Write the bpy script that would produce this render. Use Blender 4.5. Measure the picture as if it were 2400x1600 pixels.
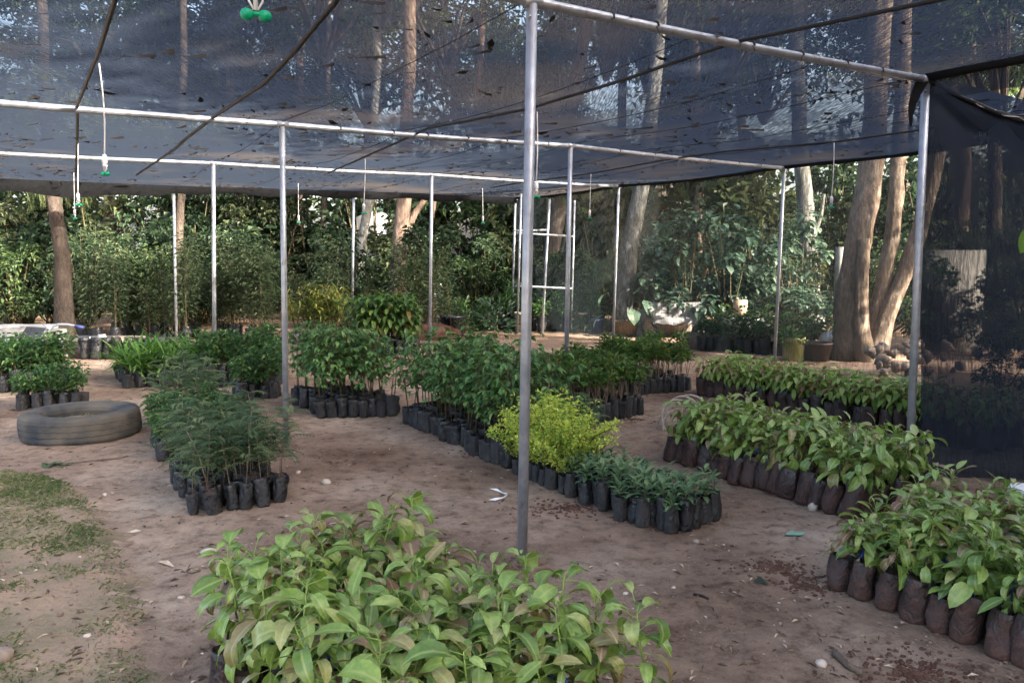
import bpy, math, random
from mathutils import Vector, Matrix, noise
from mathutils.bvhtree import BVHTree
rad = math.radians
random.seed(11)
rnd = random.random
def uni(a, b): return a + (b - a) * random.random()
for o in list(bpy.data.objects): bpy.data.objects.remove(o)
scene = bpy.context.scene
col = scene.collection

# ------------------------------------------------------------------ camera
FPX, HC = 1900.0, 1.62
PITCH = math.atan(200.0 / FPX)
cam_d = bpy.data.cameras.new('camera')
cam = bpy.data.objects.new('camera', cam_d); col.objects.link(cam)
cam.location = (0, 0, HC); cam.rotation_euler = (math.pi / 2 - PITCH, 0, 0)
cam_d.sensor_width = 36; cam_d.lens = FPX / 2400 * 36; cam_d.clip_start = 0.05; cam_d.clip_end = 600
scene.camera = cam

# ------------------------------------------------------------------ light
SUN_DIR = Vector((0.62, -0.36, 0.40)).normalized()          # towards the sun
SUN_EL = math.asin(SUN_DIR.z); SUN_AZ = math.atan2(SUN_DIR.x, SUN_DIR.y)
world = bpy.data.worlds.new('World'); scene.world = world; world.use_nodes = True
wn = world.node_tree; wn.nodes.clear()
sky = wn.nodes.new('ShaderNodeTexSky'); sky.sky_type = 'NISHITA'; sky.sun_disc = False
sky.sun_elevation = SUN_EL; sky.sun_rotation = SUN_AZ; sky.air_density = 1.0; sky.dust_density = 7.0; sky.ozone_density = 0.6
bg = wn.nodes.new('ShaderNodeBackground'); bg.inputs['Strength'].default_value = 0.15
wo = wn.nodes.new('ShaderNodeOutputWorld')
wn.links.new(sky.outputs[0], bg.inputs[0]); wn.links.new(bg.outputs[0], wo.inputs[0])
sun_d = bpy.data.lights.new('sun', 'SUN'); sun_d.energy = 4.3; sun_d.angle = rad(0.5); sun_d.color = (1.0, 0.9, 0.75)
sun = bpy.data.objects.new('sun', sun_d); col.objects.link(sun)
sun.rotation_euler = SUN_DIR.to_track_quat('Z', 'Y').to_euler()
scene.view_settings.view_transform = 'Standard'; scene.view_settings.look = 'None'
scene.view_settings.gamma = 1.0; scene.view_settings.exposure = 3.35
scene.view_settings.use_curve_mapping = False
cy = scene.cycles
cy.max_bounces = 8; cy.diffuse_bounces = 3; cy.glossy_bounces = 2; cy.transmission_bounces = 4; cy.transparent_max_bounces = 24
cy.use_denoising = True; cy.sample_clamp_indirect = 6; cy.caustics_reflective = False; cy.caustics_refractive = False

# ------------------------------------------------------------------ measuring helpers (a point of the place from its bearing)
_F = Vector((0, math.cos(PITCH), -math.sin(PITCH))); _U = Vector((0, math.sin(PITCH), math.cos(PITCH)))
def ray(px, py): return _F + Vector((1, 0, 0)) * ((px - 1200) / FPX) - _U * ((py - 800) / FPX)
def atz(px, py, z=0.0):
    d = ray(px, py); return Vector((0, 0, HC)) + d * ((z - HC) / d.z)
def aty(px, py, y):
    d = ray(px, py); return Vector((0, 0, HC)) + d * (y / d.y)

# ------------------------------------------------------------------ mesh builder
class MB:
    def __init__(s): s.v = []; s.f = []; s.t = []; s.m = []
    def face(s, idx, tint=0.5, mat=0): s.f.append(tuple(idx)); s.t.append(tint); s.m.append(mat)
    def build(s, name, mats, parent=None, smooth=True):
        me = s.mesh(name, mats, smooth); return link(name, me, parent)
    def mesh(s, name, mats, smooth=True):
        me = bpy.data.meshes.new(name)
        me.from_pydata([tuple(p) for p in s.v], [], s.f)
        for m in (mats if isinstance(mats, (list, tuple)) else [mats]): me.materials.append(m)
        a = me.attributes.new('tint', 'FLOAT', 'FACE'); a.data.foreach_set('value', s.t)
        me.polygons.foreach_set('material_index', s.m)
        if smooth: me.polygons.foreach_set('use_smooth', [True] * len(s.f))
        me.update(); return me
def link(name, me, parent=None):
    o = bpy.data.objects.new(name, me); col.objects.link(o)
    if parent is not None: o.parent = parent
    return o
def tag(o, label=None, cat=None, group=None, kind=None):
    if label: o['label'] = label
    if cat: o['category'] = cat
    if group: o['group'] = group
    if kind: o['kind'] = kind
    return o
def thing(name, label, cat, loc=(0, 0, 0), rz=0.0, group=None):
    o = bpy.data.objects.new(name, None); col.objects.link(o); o.empty_display_size = 0.1
    o.location = loc; o.rotation_euler = (0, 0, rz)
    return tag(o, label, cat, group)
def copy_tree(o, parent=None):
    c = o.copy(); col.objects.link(c)
    if parent is not None: c.parent = parent
    if o.name.startswith('bag'): k = uni(.92, 1.1); c.scale = (k, uni(.9, 1.1), uni(.84, 1.06)); c.rotation_euler = (uni(-.05, .05), uni(-.05, .05), uni(0, 6.28))
    for ch in KIDS.get(o.name, ()): copy_tree(ch, c)
    return c
KIDS = {}
def remember(root):
    def walk(o):
        k = [c for c in bpy.data.objects if c.parent == o]; KIDS[o.name] = k
        for c in k: walk(c)
    walk(root)

def frame_of(d):
    d = d.normalized(); a = Vector((0, 0, 1)) if abs(d.z) < 0.9 else Vector((1, 0, 0))
    s = d.cross(a).normalized(); return s, s.cross(d).normalized()
def tube(mb, pts, rr, n=6, tint=0.5, mat=0, cap=True, wob=0.0):
    pts = [Vector(p) for p in pts]; b0 = len(mb.v); k = len(pts)
    if not isinstance(rr, (list, tuple)): rr = [rr] * k
    s = None
    for i, p in enumerate(pts):
        d = (pts[min(i + 1, k - 1)] - pts[max(i - 1, 0)])
        if d.length < 1e-9: d = Vector((0, 0, 1))
        d.normalize()
        if s is None: s, u = frame_of(d)
        else:
            s = (s - d * s.dot(d)).normalized(); u = s.cross(d)
        for j in range(n):
            a = 2 * math.pi * j / n
            r = rr[i] * (1 + (wob * (noise.noise(Vector((j * 1.7, i * 0.9, p.x + p.y))) + 1.6 * noise.noise(Vector((math.cos(a) * 1.9, math.sin(a) * 1.9, i * .12)))) if wob else 0))
            mb.v.append(p + (s * math.cos(a) + u * math.sin(a)) * r)
    for i in range(k - 1):
        for j in range(n):
            a = b0 + i * n + j; b = b0 + i * n + (j + 1) % n
            mb.face((a, b, b + n, a + n), tint, mat)
    if cap:
        mb.face(tuple(b0 + j for j in range(n))[::-1], tint, mat)
        mb.face(tuple(b0 + (k - 1) * n + j for j in range(n)), tint, mat)
def lathe(mb, prof, n=16, c=(0, 0, 0), tint=0.5, mat=0, wob=0.0, seed=0.0, sq=1.0):
    b0 = len(mb.v); c = Vector(c)
    for i, (r, z) in enumerate(prof):
        for j in range(n):
            a = 2 * math.pi * j / n
            q = r * (1 + (wob * noise.noise(Vector((math.cos(a) * 2.3, math.sin(a) * 2.3 + seed, z * 9 + seed))) if wob else 0))
            mb.v.append(c + Vector((math.cos(a) * q, math.sin(a) * q * sq, z)))
    for i in range(len(prof) - 1):
        for j in range(n):
            a = b0 + i * n + j; b = b0 + i * n + (j + 1) % n
            mb.face((a, b, b + n, a + n), tint, mat)
    return b0
def box(mb, c, s, rz=0.0, tint=0.5, mat=0, rx=0.0, ry=0.0, j=0.0):
    b0 = len(mb.v); M = Matrix.Translation(Vector(c)) @ Matrix.Rotation(rz, 4, 'Z') @ Matrix.Rotation(ry, 4, 'Y') @ Matrix.Rotation(rx, 4, 'X')
    for z in (-1, 1):
        for y in (-1, 1):
            for x in (-1, 1):
                mb.v.append(M @ Vector((x * s[0] / 2 + uni(-j, j), y * s[1] / 2 + uni(-j, j), z * s[2] / 2 + uni(-j, j))))
    for f in ((0, 2, 3, 1), (4, 5, 7, 6), (0, 1, 5, 4), (2, 6, 7, 3), (0, 4, 6, 2), (1, 3, 7, 5)):
        mb.face([b0 + i for i in f], tint, mat)
def rock(mb, c, r, sq=(1, 1, .7), seed=0.0, tint=0.5, mat=0, n=7, m=5, rough=.35):
    b0 = len(mb.v); c = Vector(c)
    for i in range(m + 1):
        th = math.pi * i / m
        for j in range(n):
            ph = 2 * math.pi * j / n
            d = Vector((math.sin(th) * math.cos(ph), math.sin(th) * math.sin(ph), math.cos(th)))
            q = r * (1 + rough * noise.noise(d * 1.5 + Vector((seed, seed * .7, -seed))))
            mb.v.append(c + Vector((d.x * sq[0], d.y * sq[1], d.z * sq[2])) * q)
    for i in range(m):
        for j in range(n):
            a = b0 + i * n + j; b = b0 + i * n + (j + 1) % n
            mb.face((a, a + n, b + n, b), tint, mat)
def leaf(mb, base, d, L, W, droop=0.5, segs=4, tint=0.5, mat=0, fold=0.25, up=None, wide=0.5):
    """a folded, drooping blade; segs=1 gives two triangles"""
    d = d.normalized(); up = up or Vector((0, 0, 1))
    s = d.cross(up)
    if s.length < 1e-3: s = d.cross(Vector((1, 0, 0)))
    s.normalize(); n = s.cross(d).normalized()
    b0 = len(mb.v); p = Vector(base)
    if segs == 1:
        m_ = p + d * L * wide
        e = p + (d * math.cos(droop * .6) - n * math.sin(droop * .6)) * L
        mb.v += [p, m_ + s * W / 2 + n * fold * W, e, m_ - s * W / 2 + n * fold * W]
        mb.face((b0, b0 + 1, b0 + 2), tint, mat); mb.face((b0, b0 + 2, b0 + 3), tint, mat); return
    mb.v.append(p.copy()); step = L / segs; prev = None
    for i in range(1, segs + 1):
        a = droop * (i - .5) / segs * 1.6
        dd = d * math.cos(a) - n * math.sin(a); nn = n * math.cos(a) + d * math.sin(a)
        p = p + dd * step
        if i == segs:
            mb.v.append(p.copy()); k = len(mb.v) - 1
            mb.face((prev, k, prev + 1), tint, mat); mb.face((prev + 1, k, prev + 2), tint, mat)
        else:
            t = i / segs; w = W / 2 * (math.sin(math.pi * t ** .85)) ** .8
            k = len(mb.v)
            mb.v += [p + s * w + nn * fold * w, p.copy(), p - s * w + nn * fold * w]
            if prev is None:
                mb.face((b0, k, k + 1), tint, mat); mb.face((b0, k + 1, k + 2), tint, mat)
            else:
                mb.face((prev, k, k + 1, prev + 1), tint, mat); mb.face((prev + 1, k + 1, k + 2, prev + 2), tint, mat)
            prev = k
def rdir(zmin=-1.0, zmax=1.0):
    z = uni(zmin, zmax); a = uni(0, 2 * math.pi); r = math.sqrt(max(0, 1 - z * z))
    return Vector((r * math.cos(a), r * math.sin(a), z))

# ------------------------------------------------------------------ materials
def new_mat(name):
    m = bpy.data.materials.new(name); m.use_nodes = True; nt = m.node_tree; nt.nodes.clear()
    out = nt.nodes.new('ShaderNodeOutputMaterial'); return m, nt, out
def N(nt, t, **k):
    n = nt.nodes.new(t)
    for a, v in k.items(): setattr(n, a, v)
    return n
def ramp(nt, stops):
    r = N(nt, 'ShaderNodeValToRGB'); e = r.color_ramp.elements
    while len(e) < len(stops): e.new(0.5)
    for i, (p, c) in enumerate(stops): e[i].position = p; e[i].color = (*c, 1)
    return r
def principled(nt, rough=.6, spec=.3, metal=0.0):
    b = N(nt, 'ShaderNodeBsdfPrincipled'); b.inputs['Roughness'].default_value = rough
    b.inputs['Specular IOR Level'].default_value = spec; b.inputs['Metallic'].default_value = metal; return b
def noise_tex(nt, scale, detail=3, coord='Object', rough=.55, vec=None, stretch=None):
    n = N(nt, 'ShaderNodeTexNoise'); n.inputs['Scale'].default_value = scale; n.inputs['Detail'].default_value = detail
    n.inputs['Roughness'].default_value = rough
    if vec is None:
        tc = N(nt, 'ShaderNodeTexCoord'); vec = tc.outputs[coord]
    if stretch:
        mp = N(nt, 'ShaderNodeMapping'); mp.inputs['Scale'].default_value = stretch; nt.links.new(vec, mp.inputs[0]); vec = mp.outputs[0]
    nt.links.new(vec, n.inputs['Vector']); return n
def bump(nt, bs, height, strength=.3, dist=.01):
    b = N(nt, 'ShaderNodeBump'); b.inputs['Strength'].default_value = strength; b.inputs['Distance'].default_value = dist
    nt.links.new(height, b.inputs['Height']); nt.links.new(b.outputs[0], bs.inputs['Normal'])
def leaf_mat(name, stops, src='attr', rough=.5, trans=.3, spec=.35, yel=1.0):
    m, nt, out = new_mat(name)
    r = ramp(nt, stops)
    if src == 'obj':
        oi = N(nt, 'ShaderNodeObjectInfo'); nt.links.new(oi.outputs['Random'], r.inputs[0])
    else:
        at = N(nt, 'ShaderNodeAttribute', attribute_name='tint'); oi = N(nt, 'ShaderNodeObjectInfo')
        ad = N(nt, 'ShaderNodeMath', operation='MULTIPLY_ADD'); ad.inputs[1].default_value = .24
        nt.links.new(oi.outputs['Random'], ad.inputs[0]); nt.links.new(at.outputs['Fac'], ad.inputs[2])
        sb = N(nt, 'ShaderNodeMath', operation='SUBTRACT'); sb.inputs[1].default_value = .12
        nt.links.new(ad.outputs[0], sb.inputs[0]); nt.links.new(sb.outputs[0], r.inputs[0])
    b = principled(nt, rough, spec); nt.links.new(r.outputs[0], b.inputs['Base Color'])
    t = N(nt, 'ShaderNodeBsdfTranslucent')
    hs = N(nt, 'ShaderNodeHueSaturation'); hs.inputs['Value'].default_value = 1.5; hs.inputs['Saturation'].default_value = 1.1
    nt.links.new(r.outputs[0], hs.inputs['Color']); nt.links.new(hs.outputs[0], t.inputs['Color'])
    mx = N(nt, 'ShaderNodeMixShader'); mx.inputs[0].default_value = trans
    nt.links.new(b.outputs[0], mx.inputs[1]); nt.links.new(t.outputs[0], mx.inputs[2]); nt.links.new(mx.outputs[0], out.inputs[0])
    return m
def plain(name, c1, c2=None, scale=8, rough=.7, spec=.3, metal=0.0, bstr=0.0, bscale=None, stretch=None, p=(.35, .65), bdist=.01):
    m, nt, out = new_mat(name); b = principled(nt, rough, spec, metal)
    n = noise_tex(nt, scale, 4, stretch=stretch)
    r = ramp(nt, [(p[0], c1), (p[1], c2 or c1)]); nt.links.new(n.outputs['Fac'], r.inputs[0]); nt.links.new(r.outputs[0], b.inputs['Base Color'])
    if bstr:
        n2 = noise_tex(nt, bscale or scale * 3, 4, stretch=stretch); bump(nt, b, n2.outputs['Fac'], bstr, bdist)
    nt.links.new(b.outputs[0], out.inputs[0]); return m

M = {}
AVO = [(0.0, (.085, .155, .032)), (.22, (.15, .24, .05)), (.5, (.22, .32, .072)), (.68, (.27, .35, .095)), (.78, (.27, .27, .1)), (.88, (.22, .155, .08)), (1.0, (.17, .085, .055))]
M['avocado_leaf'] = leaf_mat('avocado_leaf', AVO, 'obj', .36, .22, .55)
nt_ = M['avocado_leaf'].node_tree
_r = [n for n in nt_.nodes if n.type == 'VALTORGB'][0]; _at = N(nt_, 'ShaderNodeAttribute', attribute_name='rib'); _rr = ramp(nt_, [(.8, (0, 0, 0)), (.93, (1, 1, 1))]); nt_.links.new(_at.outputs['Fac'], _rr.inputs[0])
_n = noise_tex(nt_, 5, 4, rough=.65); _nr = ramp(nt_, [(.3, (.62, .66, .6)), (.55, (1, 1, 1)), (.75, (1.22, 1.14, 1.2))]); nt_.links.new(_n.outputs['Fac'], _nr.inputs[0])
_m1 = N(nt_, 'ShaderNodeMixRGB', blend_type='MULTIPLY'); _m1.inputs[0].default_value = 1; _m2 = N(nt_, 'ShaderNodeMixRGB'); _m2.inputs[2].default_value = (.33, .38, .14, 1)
_targets = [l.to_socket for l in nt_.links if l.from_node == _r]
nt_.links.new(_r.outputs[0], _m1.inputs[1]); nt_.links.new(_nr.outputs[0], _m1.inputs[2]); nt_.links.new(_m1.outputs[0], _m2.inputs[1])
_ml = N(nt_, 'ShaderNodeMath', operation='MULTIPLY'); _ml.inputs[1].default_value = .55; nt_.links.new(_rr.outputs[0], _ml.inputs[0]); nt_.links.new(_ml.outputs[0], _m2.inputs[0])
for _t in _targets: nt_.links.new(_m2.outputs[0], _t)
M['avocado_foliage'] = leaf_mat('avocado_foliage', AVO, 'attr', .45, .28, .4)
M['broad'] = leaf_mat('broad_foliage', [(0, (.04, .1, .032)), (.5, (.08, .175, .052)), (1, (.15, .25, .075))])
M['glossy'] = leaf_mat('glossy_foliage', [(0, (.03, .075, .022)), (.5, (.065, .145, .038)), (.85, (.13, .21, .045)), (1, (.18, .12, .04))], rough=.35)
M['dark'] = leaf_mat('dark_foliage', [(0, (.022, .06, .022)), (.5, (.05, .115, .04)), (1, (.11, .19, .06))])
M['blue'] = leaf_mat('blue_green_foliage', [(0, (.05, .1, .05)), (.5, (.09, .16, .075)), (1, (.16, .23, .1))])
M['fern'] = leaf_mat('feathery_foliage', [(0, (.045, .085, .045)), (.5, (.09, .145, .075)), (1, (.16, .2, .1))])
M['yellow'] = leaf_mat('yellow_foliage', [(0, (.17, .28, .06)), (.35, (.36, .46, .085)), (1, (.6, .61, .15))], trans=.35)
M['bright'] = leaf_mat('bright_foliage', [(0, (.04, .1, .02)), (.5, (.075, .17, .03)), (1, (.14, .24, .05))])
M['croton'] = leaf_mat('croton_foliage', [(0, (.04, .07, .018)), (.5, (.08, .12, .025)), (1, (.22, .2, .045))])
M['airy'] = leaf_mat('airy_foliage', [(0, (.018, .034, .019)), (.5, (.042, .066, .034)), (1, (.09, .12, .058))])
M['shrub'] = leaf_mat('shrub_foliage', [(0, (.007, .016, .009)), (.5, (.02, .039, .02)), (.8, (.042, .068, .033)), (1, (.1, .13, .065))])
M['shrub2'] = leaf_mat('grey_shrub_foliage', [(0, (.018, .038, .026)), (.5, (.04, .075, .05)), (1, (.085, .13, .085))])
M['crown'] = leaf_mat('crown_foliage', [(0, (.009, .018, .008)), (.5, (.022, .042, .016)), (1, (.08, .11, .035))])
M['wispy'] = leaf_mat('wispy_foliage', [(0, (.05, .075, .03)), (.5, (.1, .13, .055)), (1, (.17, .2, .09))], trans=.35)
M['stem'] = plain('stem', (.05, .04, .02), (.09, .075, .035), 30, .7)
M['stem_dark'] = plain('stem_dark', (.02, .015, .012), (.04, .03, .02), 30, .6)
M['stem_pale'] = plain('stem_pale', (.14, .10, .07), (.25, .2, .15), 25, .7)
M['tape'] = plain('graft_tape', (.006, .016, .13), (.01, .025, .2), 10, .4)
M['steel'] = plain('galvanised_steel', (.27, .29, .34), (.4, .425, .48), 14, .42, .5, .55, .05, 60, p=(.3, .7))
nt_ = M['steel'].node_tree; _b = [n for n in nt_.nodes if n.type == 'BSDF_PRINCIPLED'][0]; _l = _b.inputs['Base Color'].links[0].from_socket
_n = noise_tex(nt_, 7, 6, rough=.75, stretch=(1, 1, .5)); _nr = ramp(nt_, [(.56, (0, 0, 0)), (.74, (1, 1, 1))]); nt_.links.new(_n.outputs['Fac'], _nr.inputs[0])
_m = N(nt_, 'ShaderNodeMixRGB'); _m.inputs[2].default_value = (.15, .115, .09, 1); nt_.links.new(_nr.outputs[0], _m.inputs[0]); nt_.links.new(_l, _m.inputs[1]); nt_.links.new(_m.outputs[0], _b.inputs['Base Color'])
M['white_plastic'] = plain('white_plastic', (.62, .62, .64), (.7, .7, .72), 6, .45)
M['green_plastic'] = plain('green_plastic', (.0, .22, .11), (.0, .28, .15), 6, .4)
M['black_pipe'] = plain('black_pipe', (.012, .013, .016), (.02, .021, .024), 12, .45)
M['rubber'] = plain('old_rubber', (.036, .04, .045), (.1, .088, .075), 4, .9, .15, 0, .5, 30)
M['soil'] = plain('potting_soil', (.05, .03, .02), (.1, .06, .04), 30, .95, .1, 0, .5, 60)
M['stone'] = plain('stone', (.15, .12, .1), (.3, .24, .2), 9, .85, .2, 0, .4, 30)
M['pale_stone'] = plain('pale_stone', (.38, .32, .27), (.52, .45, .39), 12, .8, .2, 0, .3, 30)
M['grey_slab'] = plain('grey_slab', (.16, .16, .17), (.3, .29, .29), 6, .9, .2, 0, .4, 18, stretch=(1, 1, 4))
M['white_paint'] = plain('white_wall', (.55, .53, .5), (.72, .7, .67), 1.2, .85)
M['pale_wall'] = plain('pale_plaster', (.19, .185, .18), (.29, .28, .265), .8, .9)
M['sack'] = plain('white_sack', (.5, .49, .5), (.68, .67, .68), 5, .6, .3, 0, .4, 12)
M['terracotta'] = plain('terracotta', (.26, .11, .06), (.34, .16, .09), 6, .8)
M['brown_pot'] = plain('brown_pot', (.025, .014, .013), (.045, .025, .022), 6, .5)
M['beige_pot'] = plain('beige_pot', (.36, .31, .22), (.46, .4, .3), 5, .7)
M['lime_pot'] = plain('lime_tin', (.2, .24, .06), (.38, .38, .2), 5, .6)
M['blue_black'] = plain('shiny_black', (.012, .014, .022), (.03, .035, .05), 5, .25, .6)
M['rope'] = plain('rope', (.26, .22, .18), (.42, .37, .31), 40, .9)
M['tarp'] = plain('blue_cloth', (.03, .035, .12), (.05, .06, .2), 8, .7)
M['litter'] = plain('dry_litter', (.005, .0045, .004), (.02, .015, .012), 9, .9)
M['red_soil'] = plain('red_soil', (.06, .03, .022), (.105, .06, .045), 14, .95, .1, 0, .6, 40)
M['teal'] = plain('teal_leaf', (.1, .24, .17), (.16, .3, .22), 8, .5)
M['dry_leaf'] = plain('dry_leaf', (.3, .21, .13), (.5, .42, .33), 14, .8)

def bark(name, c1, c2, c3, scale=3.5):
    m, nt, out = new_mat(name); b = principled(nt, .9, .15)
    n = noise_tex(nt, scale, 6, stretch=(1.8, 1.8, .75), rough=.72); r = ramp(nt, [(.3, c1), (.52, c2), (.72, c3)])
    nt.links.new(n.outputs['Fac'], r.inputs[0]); nt.links.new(r.outputs[0], b.inputs['Base Color'])
    n2 = noise_tex(nt, scale * 5, 6, stretch=(1, 1, .4), rough=.75); bump(nt, b, n2.outputs['Fac'], 1.0, .06)
    nt.links.new(b.outputs[0], out.inputs[0]); return m
M['bark_brown'] = bark('bark_brown', (.026, .02, .017), (.055, .043, .036), (.1, .08, .068))
M['bark_pale'] = bark('bark_pale', (.08, .058, .045), (.2, .155, .12), (.34, .28, .23), 3.4)
M['bark_grey'] = bark('bark_grey', (.06, .06, .055), (.14, .14, .13), (.4, .4, .38), 4)
M['bark_red'] = bark('bark_red', (.075, .05, .038), (.14, .1, .078), (.25, .19, .15), 3)

def bag_mat(name, base, dust, amt):
    m, nt, out = new_mat(name); b = principled(nt, .35, .6)
    tc = N(nt, 'ShaderNodeTexCoord')
    n = noise_tex(nt, 20, 5, vec=tc.outputs['Object']); sx = N(nt, 'ShaderNodeSeparateXYZ'); nt.links.new(tc.outputs['Object'], sx.inputs[0])
    oi = N(nt, 'ShaderNodeObjectInfo')
    mr = N(nt, 'ShaderNodeMapRange'); mr.inputs[1].default_value = 0; mr.inputs[2].default_value = .2; mr.inputs[3].default_value = .16; mr.inputs[4].default_value = -.12
    nt.links.new(sx.outputs[2], mr.inputs[0])
    a1 = N(nt, 'ShaderNodeMath', operation='ADD'); nt.links.new(mr.outputs[0], a1.inputs[0]); nt.links.new(n.outputs['Fac'], a1.inputs[1])
    a2 = N(nt, 'ShaderNodeMath', operation='MULTIPLY_ADD'); a2.inputs[1].default_value = .22; nt.links.new(oi.outputs['Random'], a2.inputs[0]); nt.links.new(a1.outputs[0], a2.inputs[2])
    r = ramp(nt, [(.5 - amt * .2, base), (.95 - amt * .2, dust)]); nt.links.new(a2.outputs[0], r.inputs[0]); nt.links.new(r.outputs[0], b.inputs['Base Color'])
    rr = ramp(nt, [(.4, (.3, .3, .3)), (.7, (.8, .8, .8))]); nt.links.new(a2.outputs[0], rr.inputs[0]); nt.links.new(rr.outputs[0], b.inputs['Roughness'])
    n2 = noise_tex(nt, 17, 4, vec=tc.outputs['Object'], stretch=(1.4, 1.4, 1)); n2.inputs['Distortion'].default_value = 1.2; bump(nt, b, n2.outputs['Fac'], .9, .02)
    nt.links.new(b.outputs[0], out.inputs[0]); return m
M['bag'] = bag_mat('black_polythene', (.005, .006, .009), (.045, .042, .043), -.3)
M['bag_red'] = bag_mat('soiled_polythene', (.007, .006, .007), (.075, .033, .024), .4)

def net_mat(name, open_, tone, spec_brown=.4):
    """knitted shade cloth: open holes see through, threads dark; holes close as the cloth is seen more edge-on"""
    m, nt, out = new_mat(name)
    tc = N(nt, 'ShaderNodeTexCoord')
    geo = N(nt, 'ShaderNodeNewGeometry')
    dp = N(nt, 'ShaderNodeVectorMath', operation='DOT_PRODUCT'); nt.links.new(geo.outputs['Normal'], dp.inputs[0]); nt.links.new(geo.outputs['Incoming'], dp.inputs[1])
    ab = N(nt, 'ShaderNodeMath', operation='ABSOLUTE'); nt.links.new(dp.outputs['Value'], ab.inputs[0])
    mxm = N(nt, 'ShaderNodeMath', operation='MAXIMUM'); mxm.inputs[1].default_value = .06; nt.links.new(ab.outputs[0], mxm.inputs[0])
    iv = N(nt, 'ShaderNodeMath', operation='DIVIDE'); iv.inputs[0].default_value = .5; nt.links.new(mxm.outputs[0], iv.inputs[1])
    ad = N(nt, 'ShaderNodeMath', operation='ADD'); ad.inputs[1].default_value = .5; nt.links.new(iv.outputs[0], ad.inputs[0])
    pw = N(nt, 'ShaderNodeMath', operation='POWER'); nt.links.new(ad.outputs[0], pw.inputs[1])
    n1 = noise_tex(nt, 1.0, 4, vec=tc.outputs['Object'], stretch=(85, 7, 9))
    n3 = noise_tex(nt, 1.0, 3, vec=tc.outputs['Object'], stretch=(1.2, 1.2, 1.2))
    mr = N(nt, 'ShaderNodeMapRange'); mr.inputs[1].default_value = .3; mr.inputs[2].default_value = .7; mr.inputs[3].default_value = open_ * .38; mr.inputs[4].default_value = min(.97, open_ * 1.85)
    mixn = N(nt, 'ShaderNodeMath', operation='MULTIPLY_ADD'); mixn.inputs[1].default_value = .75; nt.links.new(n1.outputs['Fac'], mixn.inputs[0])
    h = N(nt, 'ShaderNodeMath', operation='MULTIPLY'); h.inputs[1].default_value = .25; nt.links.new(n3.outputs['Fac'], h.inputs[0]); nt.links.new(h.outputs[0], mixn.inputs[2])
    nt.links.new(mixn.outputs[0], mr.inputs[0]); nt.links.new(mr.outputs[0], pw.inputs[0])
    b = N(nt, 'ShaderNodeBsdfDiffuse'); t = N(nt, 'ShaderNodeBsdfTranslucent')
    n2 = noise_tex(nt, .55, 4, vec=tc.outputs['Object'])
    r = ramp(nt, [(.5, tone), (.78, tuple(tone[i] * (1 - spec_brown) + (.13, .095, .06)[i] * spec_brown for i in range(3)))])
    nt.links.new(n2.outputs['Fac'], r.inputs[0]); nt.links.new(r.outputs[0], b.inputs[0]); nt.links.new(r.outputs[0], t.inputs[0])
    mt = N(nt, 'ShaderNodeMixShader'); mt.inputs[0].default_value = .5; nt.links.new(b.outputs[0], mt.inputs[1]); nt.links.new(t.outputs[0], mt.inputs[2])
    tr = N(nt, 'ShaderNodeBsdfTransparent')
    mx = N(nt, 'ShaderNodeMixShader'); nt.links.new(pw.outputs[0], mx.inputs[0]); nt.links.new(mt.outputs[0], mx.inputs[1]); nt.links.new(tr.outputs[0], mx.inputs[2])
    nt.links.new(mx.outputs[0], out.inputs[0]); return m
M['net'] = net_mat('shade_cloth', .38, (.022, .029, .043), .45)
M['side_net'] = net_mat('side_cloth', .16, (.024, .03, .043), .0)
M['thin_net'] = net_mat('thin_cloth', .8, (.022, .03, .034), .2)
M['hem'] = plain('black_hem', (.004, .0045, .006), (.009, .01, .012), 20, .8, .15)

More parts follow.
